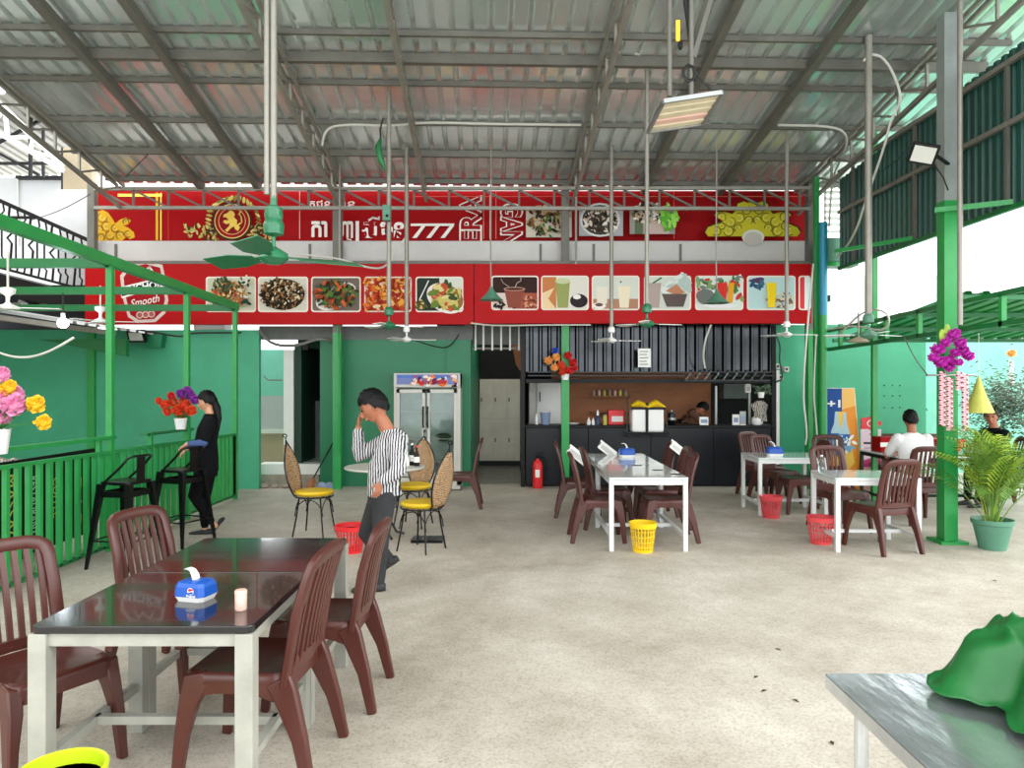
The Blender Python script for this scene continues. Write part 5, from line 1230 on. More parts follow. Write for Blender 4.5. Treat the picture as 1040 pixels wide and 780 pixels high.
# ---------------------------------------------------------------- flowers
def blossom(mb, c, r, n=26):
    for k in range(n):
        z = 1 - 2 * (k + .5) / n; a = k * 2.39996; q = Vector((math.sqrt(1 - z * z) * math.cos(a), math.sqrt(1 - z * z) * math.sin(a), z))
        s_ = q.orthogonal().normalized(); u_ = q.cross(s_); p0 = c + q * r * .25; p1 = c + q * r * random.uniform(.85, 1.1); wv = r * .34
        i = len(mb.v); mb.v += [p0, p1 + s_ * wv - q * r * .2, p1 + u_ * wv * .3, p1 - s_ * wv - q * r * .2, p1 - u_ * wv * .8 - q * r * .25]
        mb.f += [(i, i + 1, i + 2, i + 3), (i, i + 3, i + 4, i + 1)]
    mb.ball(c, r * .55, n=8, m=6)
def bouquet(name, label, base, pot_h, pot_r, fl, group='artificial flower bunches', leaves=8):
    t = thing(name, label, 'flowers', base, group)
    obj('pot', MB().lathe([(pot_r * .72, 0), (pot_r, pot_h), (pot_r * 1.05, pot_h), (pot_r * .9, pot_h - .01), (0, pot_h - .02)], base, 18), 'white_plastic', t, smooth=True)
    rim = Vector(base) + Vector((0, 0, pot_h - .02))
    for c, r, mt in fl:
        mb = MB(); blossom(mb, Vector(c), r); b_ = obj('blossom', mb, mt, t)
        obj('stem', MB().tube([rim, (rim + Vector(c)) / 2 + Vector((0, 0, .02)), Vector(c)], .004, 5), 'leaf', b_)
    for k in range(leaves):
        a = 2 * PI * k / leaves; e = rim + Vector((math.cos(a) * .14, math.sin(a) * .1, .05)); 
        obj('leaf', MB().sweep([rim, (rim + e) / 2 + Vector((0, 0, .03)), e], [(.008, .002), (.05, .003), (.004, .002)]), 'leaf', t)
    return t
mat('fl_orange', (224, 72, 34), .5, var=.2, scale=20); mat('fl_red', (206, 30, 30), .5, var=.2, scale=20); mat('fl_purple', (140, 50, 160), .5, var=.2, scale=20)
mat('fl_pink', (232, 150, 190), .5, var=.15, scale=20); mat('fl_yellow', (244, 196, 40), .5, var=.1, scale=20); mat('fl_blue', (50, 80, 190), .5); mat('fl_peach', (240, 170, 90), .5, var=.15, scale=20)
random.seed(11)
Y = 8.7
fl = [(P(px, py, Y + random.uniform(-.06, .06)), r, m_) for px, py, r, m_ in ((161, 407, .045, 'fl_orange'), (168, 411, .07, 'fl_orange'), (176, 408, .07, 'fl_orange'), (180, 416, .075, 'fl_orange'), (188, 412, .08, 'fl_orange'), (170, 418, .06, 'fl_orange'), (194, 417, .07, 'fl_orange'), (184, 421, .06, 'fl_orange'), (184, 400, .065, 'fl_purple'), (193, 401, .075, 'fl_purple'), (198, 406, .06, 'fl_purple'), (190, 396, .05, 'fl_purple'), (174, 402, .05, 'fl_red'), (186, 407, .05, 'fl_red'))]
bouquet('flower_pot', 'orange and purple artificial flowers in white pot on the railing by the woman', P(183.5, 436, Y), .135, .075, fl)
Y = 5.5
fl = [(P(px, py, Y + random.uniform(-.05, .05)), r, m_) for px, py, r, m_ in ((-6, 385, .1, 'fl_pink'), (2, 380, .07, 'fl_pink'), (14, 411, .1, 'fl_pink'), (2, 405, .09, 'fl_pink'), (0, 424, .085, 'fl_pink'), (-12, 400, .1, 'fl_pink'), (9, 394, .07, 'fl_yellow'), (36, 411, .075, 'fl_yellow'), (44, 429, .065, 'fl_yellow'), (16, 400, .07, 'fl_pink'), (-14, 418, .09, 'fl_yellow'))]
bouquet('flower_pot', 'pink and yellow artificial flowers in white pot at the left frame edge', P(-2, 461, Y) - Vector((0, 0, 0)), .19, .085, fl)
Y = 11.25
fl = [(P(px, py, Y + random.uniform(-.05, .05)), r, m_) for px, py, r, m_ in ((564, 356, .06, 'fl_blue'), (557, 366, .07, 'fl_peach'), (565, 363, .07, 'fl_peach'), (563, 373, .07, 'fl_peach'), (570, 371, .075, 'fl_orange'), (577, 361, .07, 'fl_red'), (582, 368, .075, 'fl_red'), (578, 376, .075, 'fl_red'), (571, 378, .06, 'fl_orange'), (584, 374, .05, 'fl_red'))]
bouquet('flower_pot', 'orange and red artificial flowers fixed to the green column foot at centre', P(574, 386, 11.35), .1, .07, fl)
# purple orchid bunch with hanging garlands on the right column
Y = 7.42
t = thing('orchid_garland', 'magenta artificial orchids with hanging bead garlands on the right column', 'flowers', P(965, 375, Y), 'artificial flower bunches')
for px, py, r in ((952, 355, .075), (960, 348, .06), (948, 363, .06), (955, 368, .07), (963, 366, .07), (968, 340, .08), (975, 349, .07), (978, 357, .07), (984, 362, .06), (970, 358, .06), (964, 373, .06), (974, 368, .05)):
    mb = MB(); blossom(mb, P(px, py, Y - random.uniform(0, .1)), r); obj('blossom', mb, 'magenta', t)
for px, py in ((957, 341), (962, 336)): obj('leaf', MB().ball(P(px, py, Y), .035, .01, .07, 10, 6), 'palm_yellow', t, smooth=True)
obj('crossbar', MB().tube([P(941, 381, Y), P(990, 381, Y)], .012, 8), 'galv', t, smooth=True)
for px, y0, y1 in ((957, 378, 432), (964.5, 384, 437), (980, 380, 438), (974, 378, 396)):
    mb = MB(); k = 0; yy = y0
    while yy < y1:
        mb.ball(P(px + (1.6 if k % 2 else -1.6), yy, Y), .02, .02, .012, 8, 4); yy += 1.25; k += 1
    g_ = obj('garland_strand', mb, 'garland', t, kind='stuff')
    mb = MB(); yy = y0 + 1; k = 0
    while yy < y1:
        mb.ball(P(px + (-2.2 if k % 2 else 2.2), yy, Y - .01), .012, .012, .01, 6, 4); yy += 2.5; k += 1
    obj('dark_beads', mb, 'garland_dark', g_, kind='stuff')
t = thing('wall_garland', 'small hanging flower garland on the pale wall at right edge', 'decoration', P(1027, 360, 13.4)); mb = MB(); blossom(mb, P(1027, 359, 13.4), .09); obj('blossom', mb, 'fl_peach', t)
mb = MB()
for k in range(16): mb.ball(P(1027 + (1.5 if k % 2 else -1.5), 366 + k * 1.7, 13.4), .03, .02, .02, 7, 4)
obj('strand', mb, 'garland', t)
# ---------------------------------------------------------------- potted palm
random.seed(5)
px_, py_ = X_(1008, 7.3), 7.3
t = thing('potted_palm', 'areca palm in a green plastic pot beside the right column', 'plant', (px_, py_, 0))
obj('pot', MB().lathe([(.12, 0), (.125, .02), (.175, .25), (.19, .255), (.192, .3), (.178, .3), (.165, .26), (0, .255)], (px_, py_, 0), 24), 'pot_green', t, smooth=True)
obj('soil', MB().lathe([(.163, .262), (.1, .27), (0, .275)], (px_, py_, 0), 20), 'soil', t)
base = Vector((px_, py_, .26))
NF = 34
for k in range(NF):
    a = 2.39996 * k; L_ = random.uniform(.72, 1.12); el = random.uniform(.5, 1.25) if k < 16 else random.uniform(1.1, 1.5)
    d = Vector((math.cos(a), math.sin(a) * .8, 0)); s0 = base + d * random.uniform(.0, .07)
    pts = []
    pos = s0.copy(); ang = el + .35
    for i in range(12):
        pts.append(pos.copy()); st_ = L_ / 11; pos = pos + (d * math.cos(ang) + Vector((0, 0, 1)) * math.sin(ang)) * st_; ang -= .055 + .16 * (i / 11) * (1.4 - el * .5)
    mb = MB(); mb.tube(pts, .004, 5, rr=[.007 - .0005 * i for i in range(12)])
    for i in range(3, 12):
        for hh in (0, .5):
            if i + hh > 11: continue
            p0 = pts[i].lerp(pts[min(i + 1, 11)], hh); tn = (pts[min(i + 1, 11)] - pts[i - 1]).normalized(); sd = tn.cross(Vector((0, 0, 1))).normalized()
            ll = .33 * math.sin(PI * (.22 + .7 * (i + hh) / 12.5)) * random.uniform(.85, 1.1)
            for sg in (-1, 1):
                dr = (tn * .75 + sd * sg * .8 + Vector((0, 0, .18))).normalized()
                m1 = p0 + dr * ll * .5; e = p0 + dr * ll + Vector((0, 0, -ll * .35)); wv = tn.cross(dr).cross(dr).normalized() * .010
                mb.add([p0, m1 + wv, e, m1 - wv], [(0, 1, 2, 3)])
    obj('frond', mb, 'palm_yellow' if k % 3 == 0 else 'palm_green', t)
# bush behind
random.seed(9)
t = thing('leafy_bush', 'dark leafy bush against the pale wall at the right edge', 'plant', (8.0, 12.3, 0))
obj('trunk', MB().tube([(8.0, 12.3, 0), (8.05, 12.3, .8), (8.2, 12.3, 1.3)], .04, 8), 'soil', t, smooth=True)
mb = MB()
for k in range(2400):
    q = Vector((random.gauss(0, .3), random.gauss(0, .22), random.gauss(0, .26))); c = Vector((8.35, 12.3, 1.3)) + q
    a = random.uniform(0, 6.3); d = Vector((math.cos(a), math.sin(a) * .6, random.uniform(-.5, .7))).normalized(); s_ = d.orthogonal().normalized() * .014
    mb.add([c, c + d * .05 + s_, c + d * .09, c + d * .05 - s_], [(0, 1, 2, 3)])
obj('foliage', mb, 'bush', t, kind='stuff')
t = thing('distant_tree', 'small bare tree beyond the pale outer fence', 'tree', P(920, 345, 17.8)); mb = MB()
for k in range(26):
    a = PI * (k + .5) / 26; mb.tube([P(920, 345, 17.8), P(920 + 7 * math.cos(a), 332 - 5 * math.sin(a), 17.8), P(920 + random.uniform(10, 17) * math.cos(a), 318 - random.uniform(8, 17) * math.sin(a) + 8, 17.8)], .012, 4)
mat('pale_twig', (190, 196, 196), .8); obj('twigs', mb, 'pale_twig', t, kind='stuff')
obj('trunk', MB().tube([(X_(920, 17.8), 17.8, 0), P(920, 343, 17.8)], .05, 6), 'pale_twig', t)
# red bowl & blue box on the back table at right
tb = table('low table behind the palm with the red bowl', 4.9, 6.1, 9.3, 10.3, .73, 'white_tabletop', 'black_steel', .04)
t = thing('red_bowl', 'red plastic bowl on the table behind the right column', 'bowl', (5.66, 9.45, .73)); obj('bowl', MB().lathe([(.09, 0), (.17, .14), (.19, .2), (.2, .2), (.18, .15), (.1, .01), (0, .01)], (5.66, 9.45, .73), 22), 'red_plastic', t, smooth=True); obj('rim', MB().tube([(5.66 + .2 * math.cos(2 * PI * k / 20), 9.45 + .2 * math.sin(2 * PI * k / 20), .93) for k in range(20)], .009, 5, closed=True), 'red_plastic', t)
t = thing('drinks_case', 'dark red drinks case on the table before the white-shirted man', 'box', (5.0, 10.2, .73)); obj('carton', MB().box(4.98, 5.25, 9.85, 10.1, .73, .93), 'red_sign_dark', t, bevel=.01); obj('band', MB().box(4.98, 5.25, 9.845, 9.85, .8, .86), 'paper', t)
t = thing('sauce_pot', 'small blue and white pack beside the red bowl', 'pack', (5.85, 9.42, .73)); obj('pack_body', MB().box(5.88, 6.02, 9.36, 9.46, .73, .86), 'pale_blue', t, bevel=.01); obj('pack_lid', MB().box(5.9, 6.0, 9.37, 9.45, .86, .89), 'white_plastic', t)
t = thing('bench', 'dark red wooden bench along the right wall behind the white-shirted man', 'bench', (6.1, 11.0, 0)); obj('bench_seat', MB().box(5.5, 6.7, 10.9, 11.28, .4, .45), 'brown_plastic', t, bevel=.01); obj('bench_back', MB().box(5.55, 6.7, 11.28, 11.34, .45, .88), 'brown_plastic', t, bevel=.01)
for x in (5.58, 6.62): obj('leg', MB().box(x - .03, x + .03, 10.93, 11.3, 0, .4), 'brown_plastic', t)
# ================================================================ CEILING FANS, LAMPS, CABLES
def roofz(px, Y): return rz(X_(px, Y), Y)
def fan(label, px, py, Y, blades, mt, rod='galv', rodr=.014, bl=.5, cups=True, rot0=0, blade_m=None, tilt=.12, s=1.0, wide=.055):
    c = P(px, py, Y); zr = roofz(px, Y)
    t = thing('ceiling_fan', label, 'fan', (c.x, c.y, c.z), 'hanging ceiling fans')
    obj('down_rod', MB().tube([(c.x, c.y, zr - .0), (c.x, c.y, c.z + .16 * s)], rodr, 8), rod, t, smooth=True)
    obj('canopy_cup', MB().lathe([(.012, .1), (.055, .115), (.06, .17), (.045, .205), (.015, .22)], c + Vector((0, 0, .02)), 16) if s == 1 else MB().lathe([(a * s, b * s) for a, b in ((.012, .1), (.055, .115), (.06, .17), (.045, .205), (.015, .22))], c + Vector((0, 0, .02)), 16), mt, t, smooth=True)
    obj('motor', MB().lathe([(0, -.045 * s), (.05 * s, -.04 * s), (.085 * s, -.01 * s), (.08 * s, .02 * s), (.03 * s, .05 * s), (.014, .06 * s), (.012, .13 * s)], c, 18), mt, t, smooth=True)
    for k in range(blades):
        a = rot0 + 2 * PI * k / blades; d = Vector((math.cos(a), math.sin(a), 0)); sd = Vector((-math.sin(a), math.cos(a), 0)) * math.cos(tilt) + Vector((0, 0, math.sin(tilt)))
        b_ = obj('blade', MB().sweep([c + d * (.14 * s), c + d * (.3 * s), c + d * bl], [(wide * 1.1, .006), (wide * 2.2, .006), (wide * 2.0, .005)], side=tuple(sd)), blade_m or mt, t)
        obj('blade_arm', MB().sweep([c + d * (.06 * s) + Vector((0, 0, .005)), c + d * (.18 * s)], [(.03, .008), (.05, .008)], side=tuple(sd)), mt, b_)
    return t
# big near fan: two rods clamped together
f0 = fan('large green ceiling fan on a double rod, nearest, before the lion crest', 278, 261, 4.9, 3, 'fan_green', 'steel_light', .022, .6, rot0=math.radians(32), s=1.15, wide=.085, tilt=.3)
c = P(278, 261, 4.9)
obj('second_rod', MB().tube([(c.x - .045, c.y, roofz(272, 4.9)), (c.x - .045, c.y, c.z + .42)], .02, 8), 'steel_light', f0, smooth=True)
obj('ball_housing', MB().lathe([(.012, .19), (.05, .22), (.062, .28), (.055, .33), (.025, .345), (.02, .42)], c, 18), 'fan_green', f0, smooth=True)
fan('green ceiling fan over the soup picture, its rod carrying a switch box', 395, 331, 9.0, 3, 'fan_green', 'steel_light', .028, .42, rot0=.35, blade_m='white_plastic')
fan('white ceiling fan just above the glass-door fridge', 413, 345, 10.4, 3, 'white_plastic', 'steel_light', .03, .42, rot0=0.1, s=.8)
fan('white ceiling fan before the corrugated shutter', 621, 346, 10.4, 3, 'white_plastic', 'steel_light', .028, .42, rot0=0.05, s=.85)
fan('green ceiling fan over the milk drink pictures', 657, 329, 8.5, 3, 'fan_green', 'steel_light', .026, .42, rot0=.25, blade_m='white_plastic')
fan('white ceiling fan at the right end of the lower red sign', 799, 340, 10.2, 3, 'white_plastic', 'steel_light', .028, .42, rot0=0.0, s=.8)
fan('pale green ceiling fan over the right canopy frame', 882, 340, 8.0, 3, 'pot_green', 'steel_light', .04, .45, rot0=.4, blade_m='white_plastic')
for px, py, Y, lab in ((8, 312, 6.6, 'white ceiling fan at the far left edge under the pergola beams'), (102, 326, 8.9, 'small white ceiling fan under the pergola left of the nearest green post')):
    c = P(px, py, Y); t = thing('ceiling_fan', lab, 'fan', c, 'hanging ceiling fans')
    obj('motor', MB().lathe([(.0, -.03), (.09, -.02), (.1, .0), (.03, .03), (.015, .05), (.02, .1), (.06, .13), (.065, .17), (.03, .18)], c, 16), 'white_plastic', t, smooth=True)
    obj('down_rod', MB().tube([c + Vector((0, 0, .17)), (c.x, c.y, 2.85)], .01, 6), 'white_cable', t)
    for k in range(3): a = .3 + k * 2.094; obj('blade', MB().beam(c + Vector((math.cos(a) * .08, math.sin(a) * .08, -.005)), c + Vector((math.cos(a) * .42, math.sin(a) * .42, -.005)), .09, .006), 'white_plastic', t)
# items on the rods
t = thing('switch_box', 'grey green switch box tied to the fan rod beside the white lettering', 'box', P(392, 217, 8.95)); obj('case', MB().box(X_(388.5, 8.9), X_(396.5, 8.9), 8.88, 8.96, Z_(224, 8.9), Z_(208, 8.9)), 'pot_green', t, bevel=.008); obj('knob', MB().ball(P(393, 219, 8.87), .018, n=8, m=6), 'black', t)
t = thing('cable_bundle', 'dark green cable bundle hanging high on the fan rod', 'cable', P(388, 160, 8.9)); obj('bundle', MB().tube([P(386, 141, 8.9), P(384, 150, 8.88), P(387, 163, 8.88), P(391, 173, 8.9)], .03, 8, rr=[.015, .04, .04, .01]), 'green_steel_dark', t, smooth=True); obj('loop', MB().tube([P(389, 120, 8.9), P(386, 132, 8.9), P(387, 145, 8.9)], .012, 6), 'black_cable', t)
# conical lamp shades
def shade(px, py, Y, lab, r=.17, ztop=None):
    c = P(px, py, Y); t = thing('hanging_lamp', lab, 'lamp', c, 'hanging cone lamps')
    obj('lamp_shade', MB().lathe([(r, 0), (r * .55, .07), (.03, .15), (.02, .19), (.012, .19)], c, 18), 'pot_green', t, smooth=True); obj('bulb', MB().ball(c + Vector((0, 0, .03)), .035, n=10, m=6), 'white_plastic', t, smooth=True)
    obj('cord', MB().tube([c + Vector((0, 0, .18)), c + Vector((-.01, 0, .6)), (c.x, c.y, roofz(px, Y))], .01, 6), 'steel_light', t)
shade(499, 305, 10.2, 'green cone lamp shade hanging before the coffee picture')
shade(728, 308, 10.2, 'grey green cone lamp shade hanging before the red juice picture')
# extra suspended pipes reaching the sign truss
for px, y0, Y, lab in ((345, 190, 10.9, 'thin white conduit running down beside the left grey column'), (585, 180, 11.1, 'dark conduit running down beside the centre column'), (975, 0, 7.0, 'slender grey pipe hanging just right of thick column')):
    if px == 975: a, b_ = (X_(px, Y), Y, rz(X_(px, Y), Y)), P(px, 330, Y)
    else: a, b_ = P(px, y0, Y), P(px, 268, Y); a = (a.x, Y, rz(a.x, Y))
    obj('conduit', MB().tube([a, b_], .025 if px == 975 else .018, 8), 'steel_light', None, lab, 'pipe', smooth=True)
# tilted louvred heater hung from two pipes
Y = 5.2
t = thing('heat_lamp_panel', 'tilted square louvred lamp panel hung on two pipes under the roof', 'lamp', P(697, 112, Y))
A_, B_, C_, D_ = P(674, 103, Y - .1), P(733, 94, Y - .1), P(715, 126, Y + .28), P(658, 134, Y + .28)
ex = (B_ - A_).normalized(); ey = (D_ - A_).normalized(); nz = ex.cross(ey).normalized()
LX, LY = (B_ - A_).length, (D_ - A_).length
def Q(u, v, h=0): return A_ + ex * (u * LX) + ey * (v * LY) + nz * h
for a, b_ in (((0, 0), (1, 0)), ((1, 0), (1, 1)), ((1, 1), (0, 1)), ((0, 1), (0, 0))): obj('frame_bar', MB().beam(Q(*a), Q(*b_), .022, .03), 'galv', t)
for k in range(5):
    v = .1 + k * .2; obj('louvre', MB().sweep([Q(.02, v), Q(.98, v)], [(.075, .012)] * 2, side=tuple(ey + nz * .15)), 'louver' if k != 3 else 'pale_pink', t)
for px in (680, 702): 
    q = P(px, 98, Y - .03); obj('hanger_pipe', MB().tube([(q.x, q.y, rz(q.x, q.y)), (q.x, q.y, q.z)], .018, 8), 'steel_frame', t, smooth=True)
obj('coiled_cable', MB().tube([P(700 + (8 - i * .12) * math.cos(i * .9), 74 + (9 - i * .1) * math.sin(i * .9), Y - .05) for i in range(22)] + [P(722, 92, Y - .05)], .007, 5), 'black_cable', t)
obj('yellow_tag', MB().box(X_(684, Y), X_(688, Y), Y - .08, Y - .07, Z_(47, Y), Z_(26, Y)), 'yellow_seat', t); obj('black_plug', MB().ball(P(691, 46, Y - .07), .02, .02, .035, 8, 6), 'black', t)
obj('diagonal_brace', MB().beam(P(702, 58, Y), (X_(760, Y + .6), Y + .6, rz(X_(760, Y + .6), Y + .6) - .05), .05, .05), 'steel_frame', t); obj('diagonal_brace', MB().beam(P(702, 40, Y), (X_(668, Y), Y, rz(X_(668, Y), Y) - .02), .035, .035), 'black_steel', t)
# flood lights
t = thing('flood_light', 'black flood light with pale glass face bracketed to thick right column', 'flood light', P(941, 156, 7.2))
M = Matrix.Rotation(math.radians(-32), 3, 'Z') @ Matrix.Rotation(math.radians(30), 3, 'X') @ Matrix.Rotation(math.radians(20), 3, 'Y')
c = P(938, 156, 7.25)
obj('housing', MB().cbox(c, .25, .06, .2, rot=M), 'black', t, bevel=.01); obj('glass_face', MB().cbox(c + M @ Vector((0, -.033, 0)), .2, .008, .155, rot=M), 'floodglass', t)
obj('bracket', MB().beam(c + M @ Vector((.1, .03, 0)), (X_(962, 7.6) - .03, 7.53, c.z - .02), .03, .02), 'black', t); obj('lead', MB().tube([c + Vector((.1, .05, -.05)), P(958, 180, 7.35), P(963, 193, 7.45)], .008, 5), 'black_cable', t)
t = thing('flood_light', 'black flood light on the left green wall below the beer badge', 'flood light', P(139, 342, 11.2)); c = P(139, 341, 11.2); M = Matrix.Rotation(math.radians(25), 3, 'X')
obj('housing', MB().cbox(c, .27, .07, .2, rot=M), 'black', t, bevel=.01); obj('glass_face', MB().cbox(c + M @ Vector((0, -.038, 0)), .2, .008, .13, rot=M), 'floodglass', t); obj('bracket', MB().beam(c, c + Vector((0, .25, .05)), .03, .03), 'black', t)
obj('bin_bracket', MB().prism([(X_(144, 11.3), Z_(340, 11.3)), (X_(165, 11.3), Z_(340, 11.3)), (X_(163, 11.3), Z_(353, 11.3)), (X_(148, 11.3), Z_(353, 11.3))], 11.3, 11.45), 'green_shaded', None, 'dark green box fixed to wall right of left flood light', 'box')
t = thing('water_tank', 'white plastic container on top of the left green wall', 'container', P(212, 345, 11.5)); obj('body', MB().box(X_(196, 11.47), X_(228, 11.47), 11.47, 11.8, Z_(335, 11.47) - .0, Z_(335, 11.47) + .16), 'gutter_white', t, bevel=.02) ; obj('lid', MB().box(X_(196, 11.47), X_(228, 11.47), 11.46, 11.8, Z_(335, 11.47) + .16, Z_(335, 11.47) + .18), 'white_plastic', t)
# cables along beams
def cable(lab, pts, r=.008, mt='white_cable', n=6):
    # smooth a polyline by one subdivision
    q = [Vector(p) for p in pts]
    for _ in range(2):
        r_ = [q[0]]
        for a, b_ in zip(q, q[1:]): r_ += [a.lerp(b_, .25), a.lerp(b_, .75)]
        q = r_ + [q[-1]]
    obj('cable', MB().tube(q, r, n), mt, None, lab, 'cable', smooth=True)
cable('white cable run along the fourth purlin with a loop beside left truss', [P(327, 148, 9.7), P(330, 132, 9.7), P(345, 126, 9.65), P(400, 128, 9.7), P(430, 124, 9.7), P(500, 126, 9.75), P(590, 127, 9.75)], .016)
cable('white cable bowing from centre right truss to the nearby pole', [P(626, 53, 8.4), P(645, 54, 8.4), P(655, 58, 8.4), P(657, 70, 8.45)], .016)
cable('white cable loop hanging off the right roof edge near thick column', [P(877, 62, 8.0), P(885, 54, 8.0), P(900, 60, 8.0), P(914, 90, 8.05), P(914, 106, 8.05), P(905, 120, 8.1), P(898, 150, 8.2), P(882, 195, 8.6), P(868, 240, 9.4), P(850, 262, 10.5)], .014)
cable('black wire stretched diagonally under the roof at upper left', [P(128, 179, 11.0), P(190, 118, 9.9), P(262, 38, 8.6)], .008, 'black_cable')
cable('white cable swag from the near fan rod to the soup picture rod', [P(300, 258, 10.8), P(345, 262, 10.8), P(372, 272, 10.9), P(392, 273, 10.6), P(405, 250, 10.4), P(413, 240, 10.4)], .014)
cable('thin white cable sagging under the lower sign at the centre', [P(478, 328, 11.2), P(500, 331, 11.2), P(560, 330, 11.2), P(600, 330, 11.2)], .012)
cable('black cable from fridge fan down to the green panel', [P(420, 345, 10.6), P(440, 352, 11.3), P(456, 354, 11.6), P(466, 340, 11.7)], .01, 'black_cable')
cable('grey bundled cable along the top of the passage opening', [P(263, 335, 11.4), P(275, 350, 11.4), P(300, 352, 11.4), P(325, 343, 11.5), P(337, 347, 11.6)], .025, 'galv')
cable('thin cable hanging straight down the green panel pipe', [P(343, 330, 11.38), P(346, 400, 11.38), P(344, 460, 11.38)], .012, 'green_steel')
cable('black tangled wire around the left flood light', [P(110, 333, 11.2), P(150, 336, 11.1), P(185, 343, 11.2), P(190, 338, 11.2), P(245, 338, 11.3)], .014, 'black_cable')
cable('white twisted cable hanging before the red juice picture', [P(722, 330, 11.1), P(716, 345, 11.2), P(714, 362, 11.3), P(716, 374, 11.4)], .014)
cable('black and white cables drooping at the kiosk right corner', [P(788, 340, 11.6), P(793, 352, 11.6), P(791, 366, 11.6), P(796, 385, 11.6), P(788, 388, 11.6)], .012, 'black_cable')
cable('white rope hanging down the post left of the round green pipe', [P(826, 268, 10.8), P(820, 330, 10.7), P(815, 400, 10.75), P(820, 440, 10.8), P(818, 452, 10.8)], .014)
cable('second rope hanging beside the round green pipe', [P(829, 340, 10.8), P(826, 400, 10.8), P(829, 430, 10.8), P(830, 444, 10.8)], .01)
cable('pale cables bunched along the right end roof truss', [P(790, 127, 9.7), P(850, 128, 9.7), P(862, 140, 10.0), P(855, 160, 10.5), P(845, 180, 11), P(842, 230, 11.2)], .016)
cable('thin black wire from flood light column to green sheet wall', [P(925, 148, 7.4), P(905, 168, 8.5), P(890, 176, 9.6)], .006, 'black_cable')
cable('pale wires bunched on the right canopy frame near fan', [P(840, 335, 10.8), P(870, 330, 9.5), P(900, 338, 8.8), P(905, 318, 8.6), P(880, 312, 9.0), P(850, 342, 10.2)], .012)
cable('thin wire from canopy frame to the orchid crossbar', [P(918, 342, 8.6), P(930, 366, 8.0), P(943, 382, 7.5)], .006, 'steel_light')
# boxes on pipes: shielded clutter at the canopy left end
t = thing('round_lamp', 'round beige lamp dish under the right canopy frame', 'lamp', P(872, 350, 9.3)); obj('dish', MB().lathe([(.02, .06), (.1, .03), (.13, 0), (.12, -.01), (0, -.012)], P(872, 347, 9.3), 18), 'beige_panel', t, smooth=True); obj('stem', MB().tube([P(872, 344, 9.3), P(872, 318, 9.3)], .012, 6), 'steel_light', t)
# dark banner behind the railing
Y = 7.6; x = -4.35
t = thing('dark_banner', 'dark banner with yellow lettering standing behind the left railing', 'banner', (x, 7.0, 0))
obj('cloth', MB().box(x - .02, x, 5.6, 7.6, .12, .98), 'black', t)
def fr_(u, v, k): return Vector((x + k, 6.15 + u, .98 - v))
p = PR(fr_, .0006)
for j, (u, s) in enumerate(((.12, 'MASSAGE'), (.42, 'RESTAURANT'), (.75, 'COFFEE'), (1.1, 'BAR'))): p.text(s, u, .12 + .05 * j, u + .11, .8 - .1 * (j % 3), (214, 190, 80) if j != 1 else (190, 200, 190), rot=PI / 2)
p.build('banner_print', t)
for y in (6.2, 7.5): obj('stand_leg', MB().box(x - .03, x + .01, y - .02, y + .02, 0, .12), 'black', t)
# low table + goods behind the railing
table('low dark table behind the left railing where a person leans', -5.6, -4.6, 6.0, 6.9, .68, 'black', 'black_steel', .04)
# floor litter
random.seed(21)
for i, (px, py) in enumerate(((776, 702), (808, 712), (1010, 590), (845, 755), (768, 688), (790, 660))):
    Yf = FPX * EYE / (py - 390); c = Vector((X_(px, Yf), Yf, 0))
    a = random.uniform(0, 3); 
    obj('dry_leaf', MB().sweep([c + Vector((-.02 * math.cos(a), -.02 * math.sin(a), .003)), c + Vector((0, 0, .007)), c + Vector((.02 * math.cos(a), .02 * math.sin(a), .003))], [(.004, .001), (.018, .0015), (.003, .001)]), 'soil', None, ['tiny dry leaf left of the steel table corner, upper one', 'tiny dry leaf nearest the steel table corner', 'tiny dry leaf near the palm pot', 'tiny dry leaf lowest in view by the steel table edge', 'tiny dry leaf farthest left of the steel table', 'tiny dry leaf farthest back on the open floor centre'][i], 'leaf', 'dry leaves on the floor')

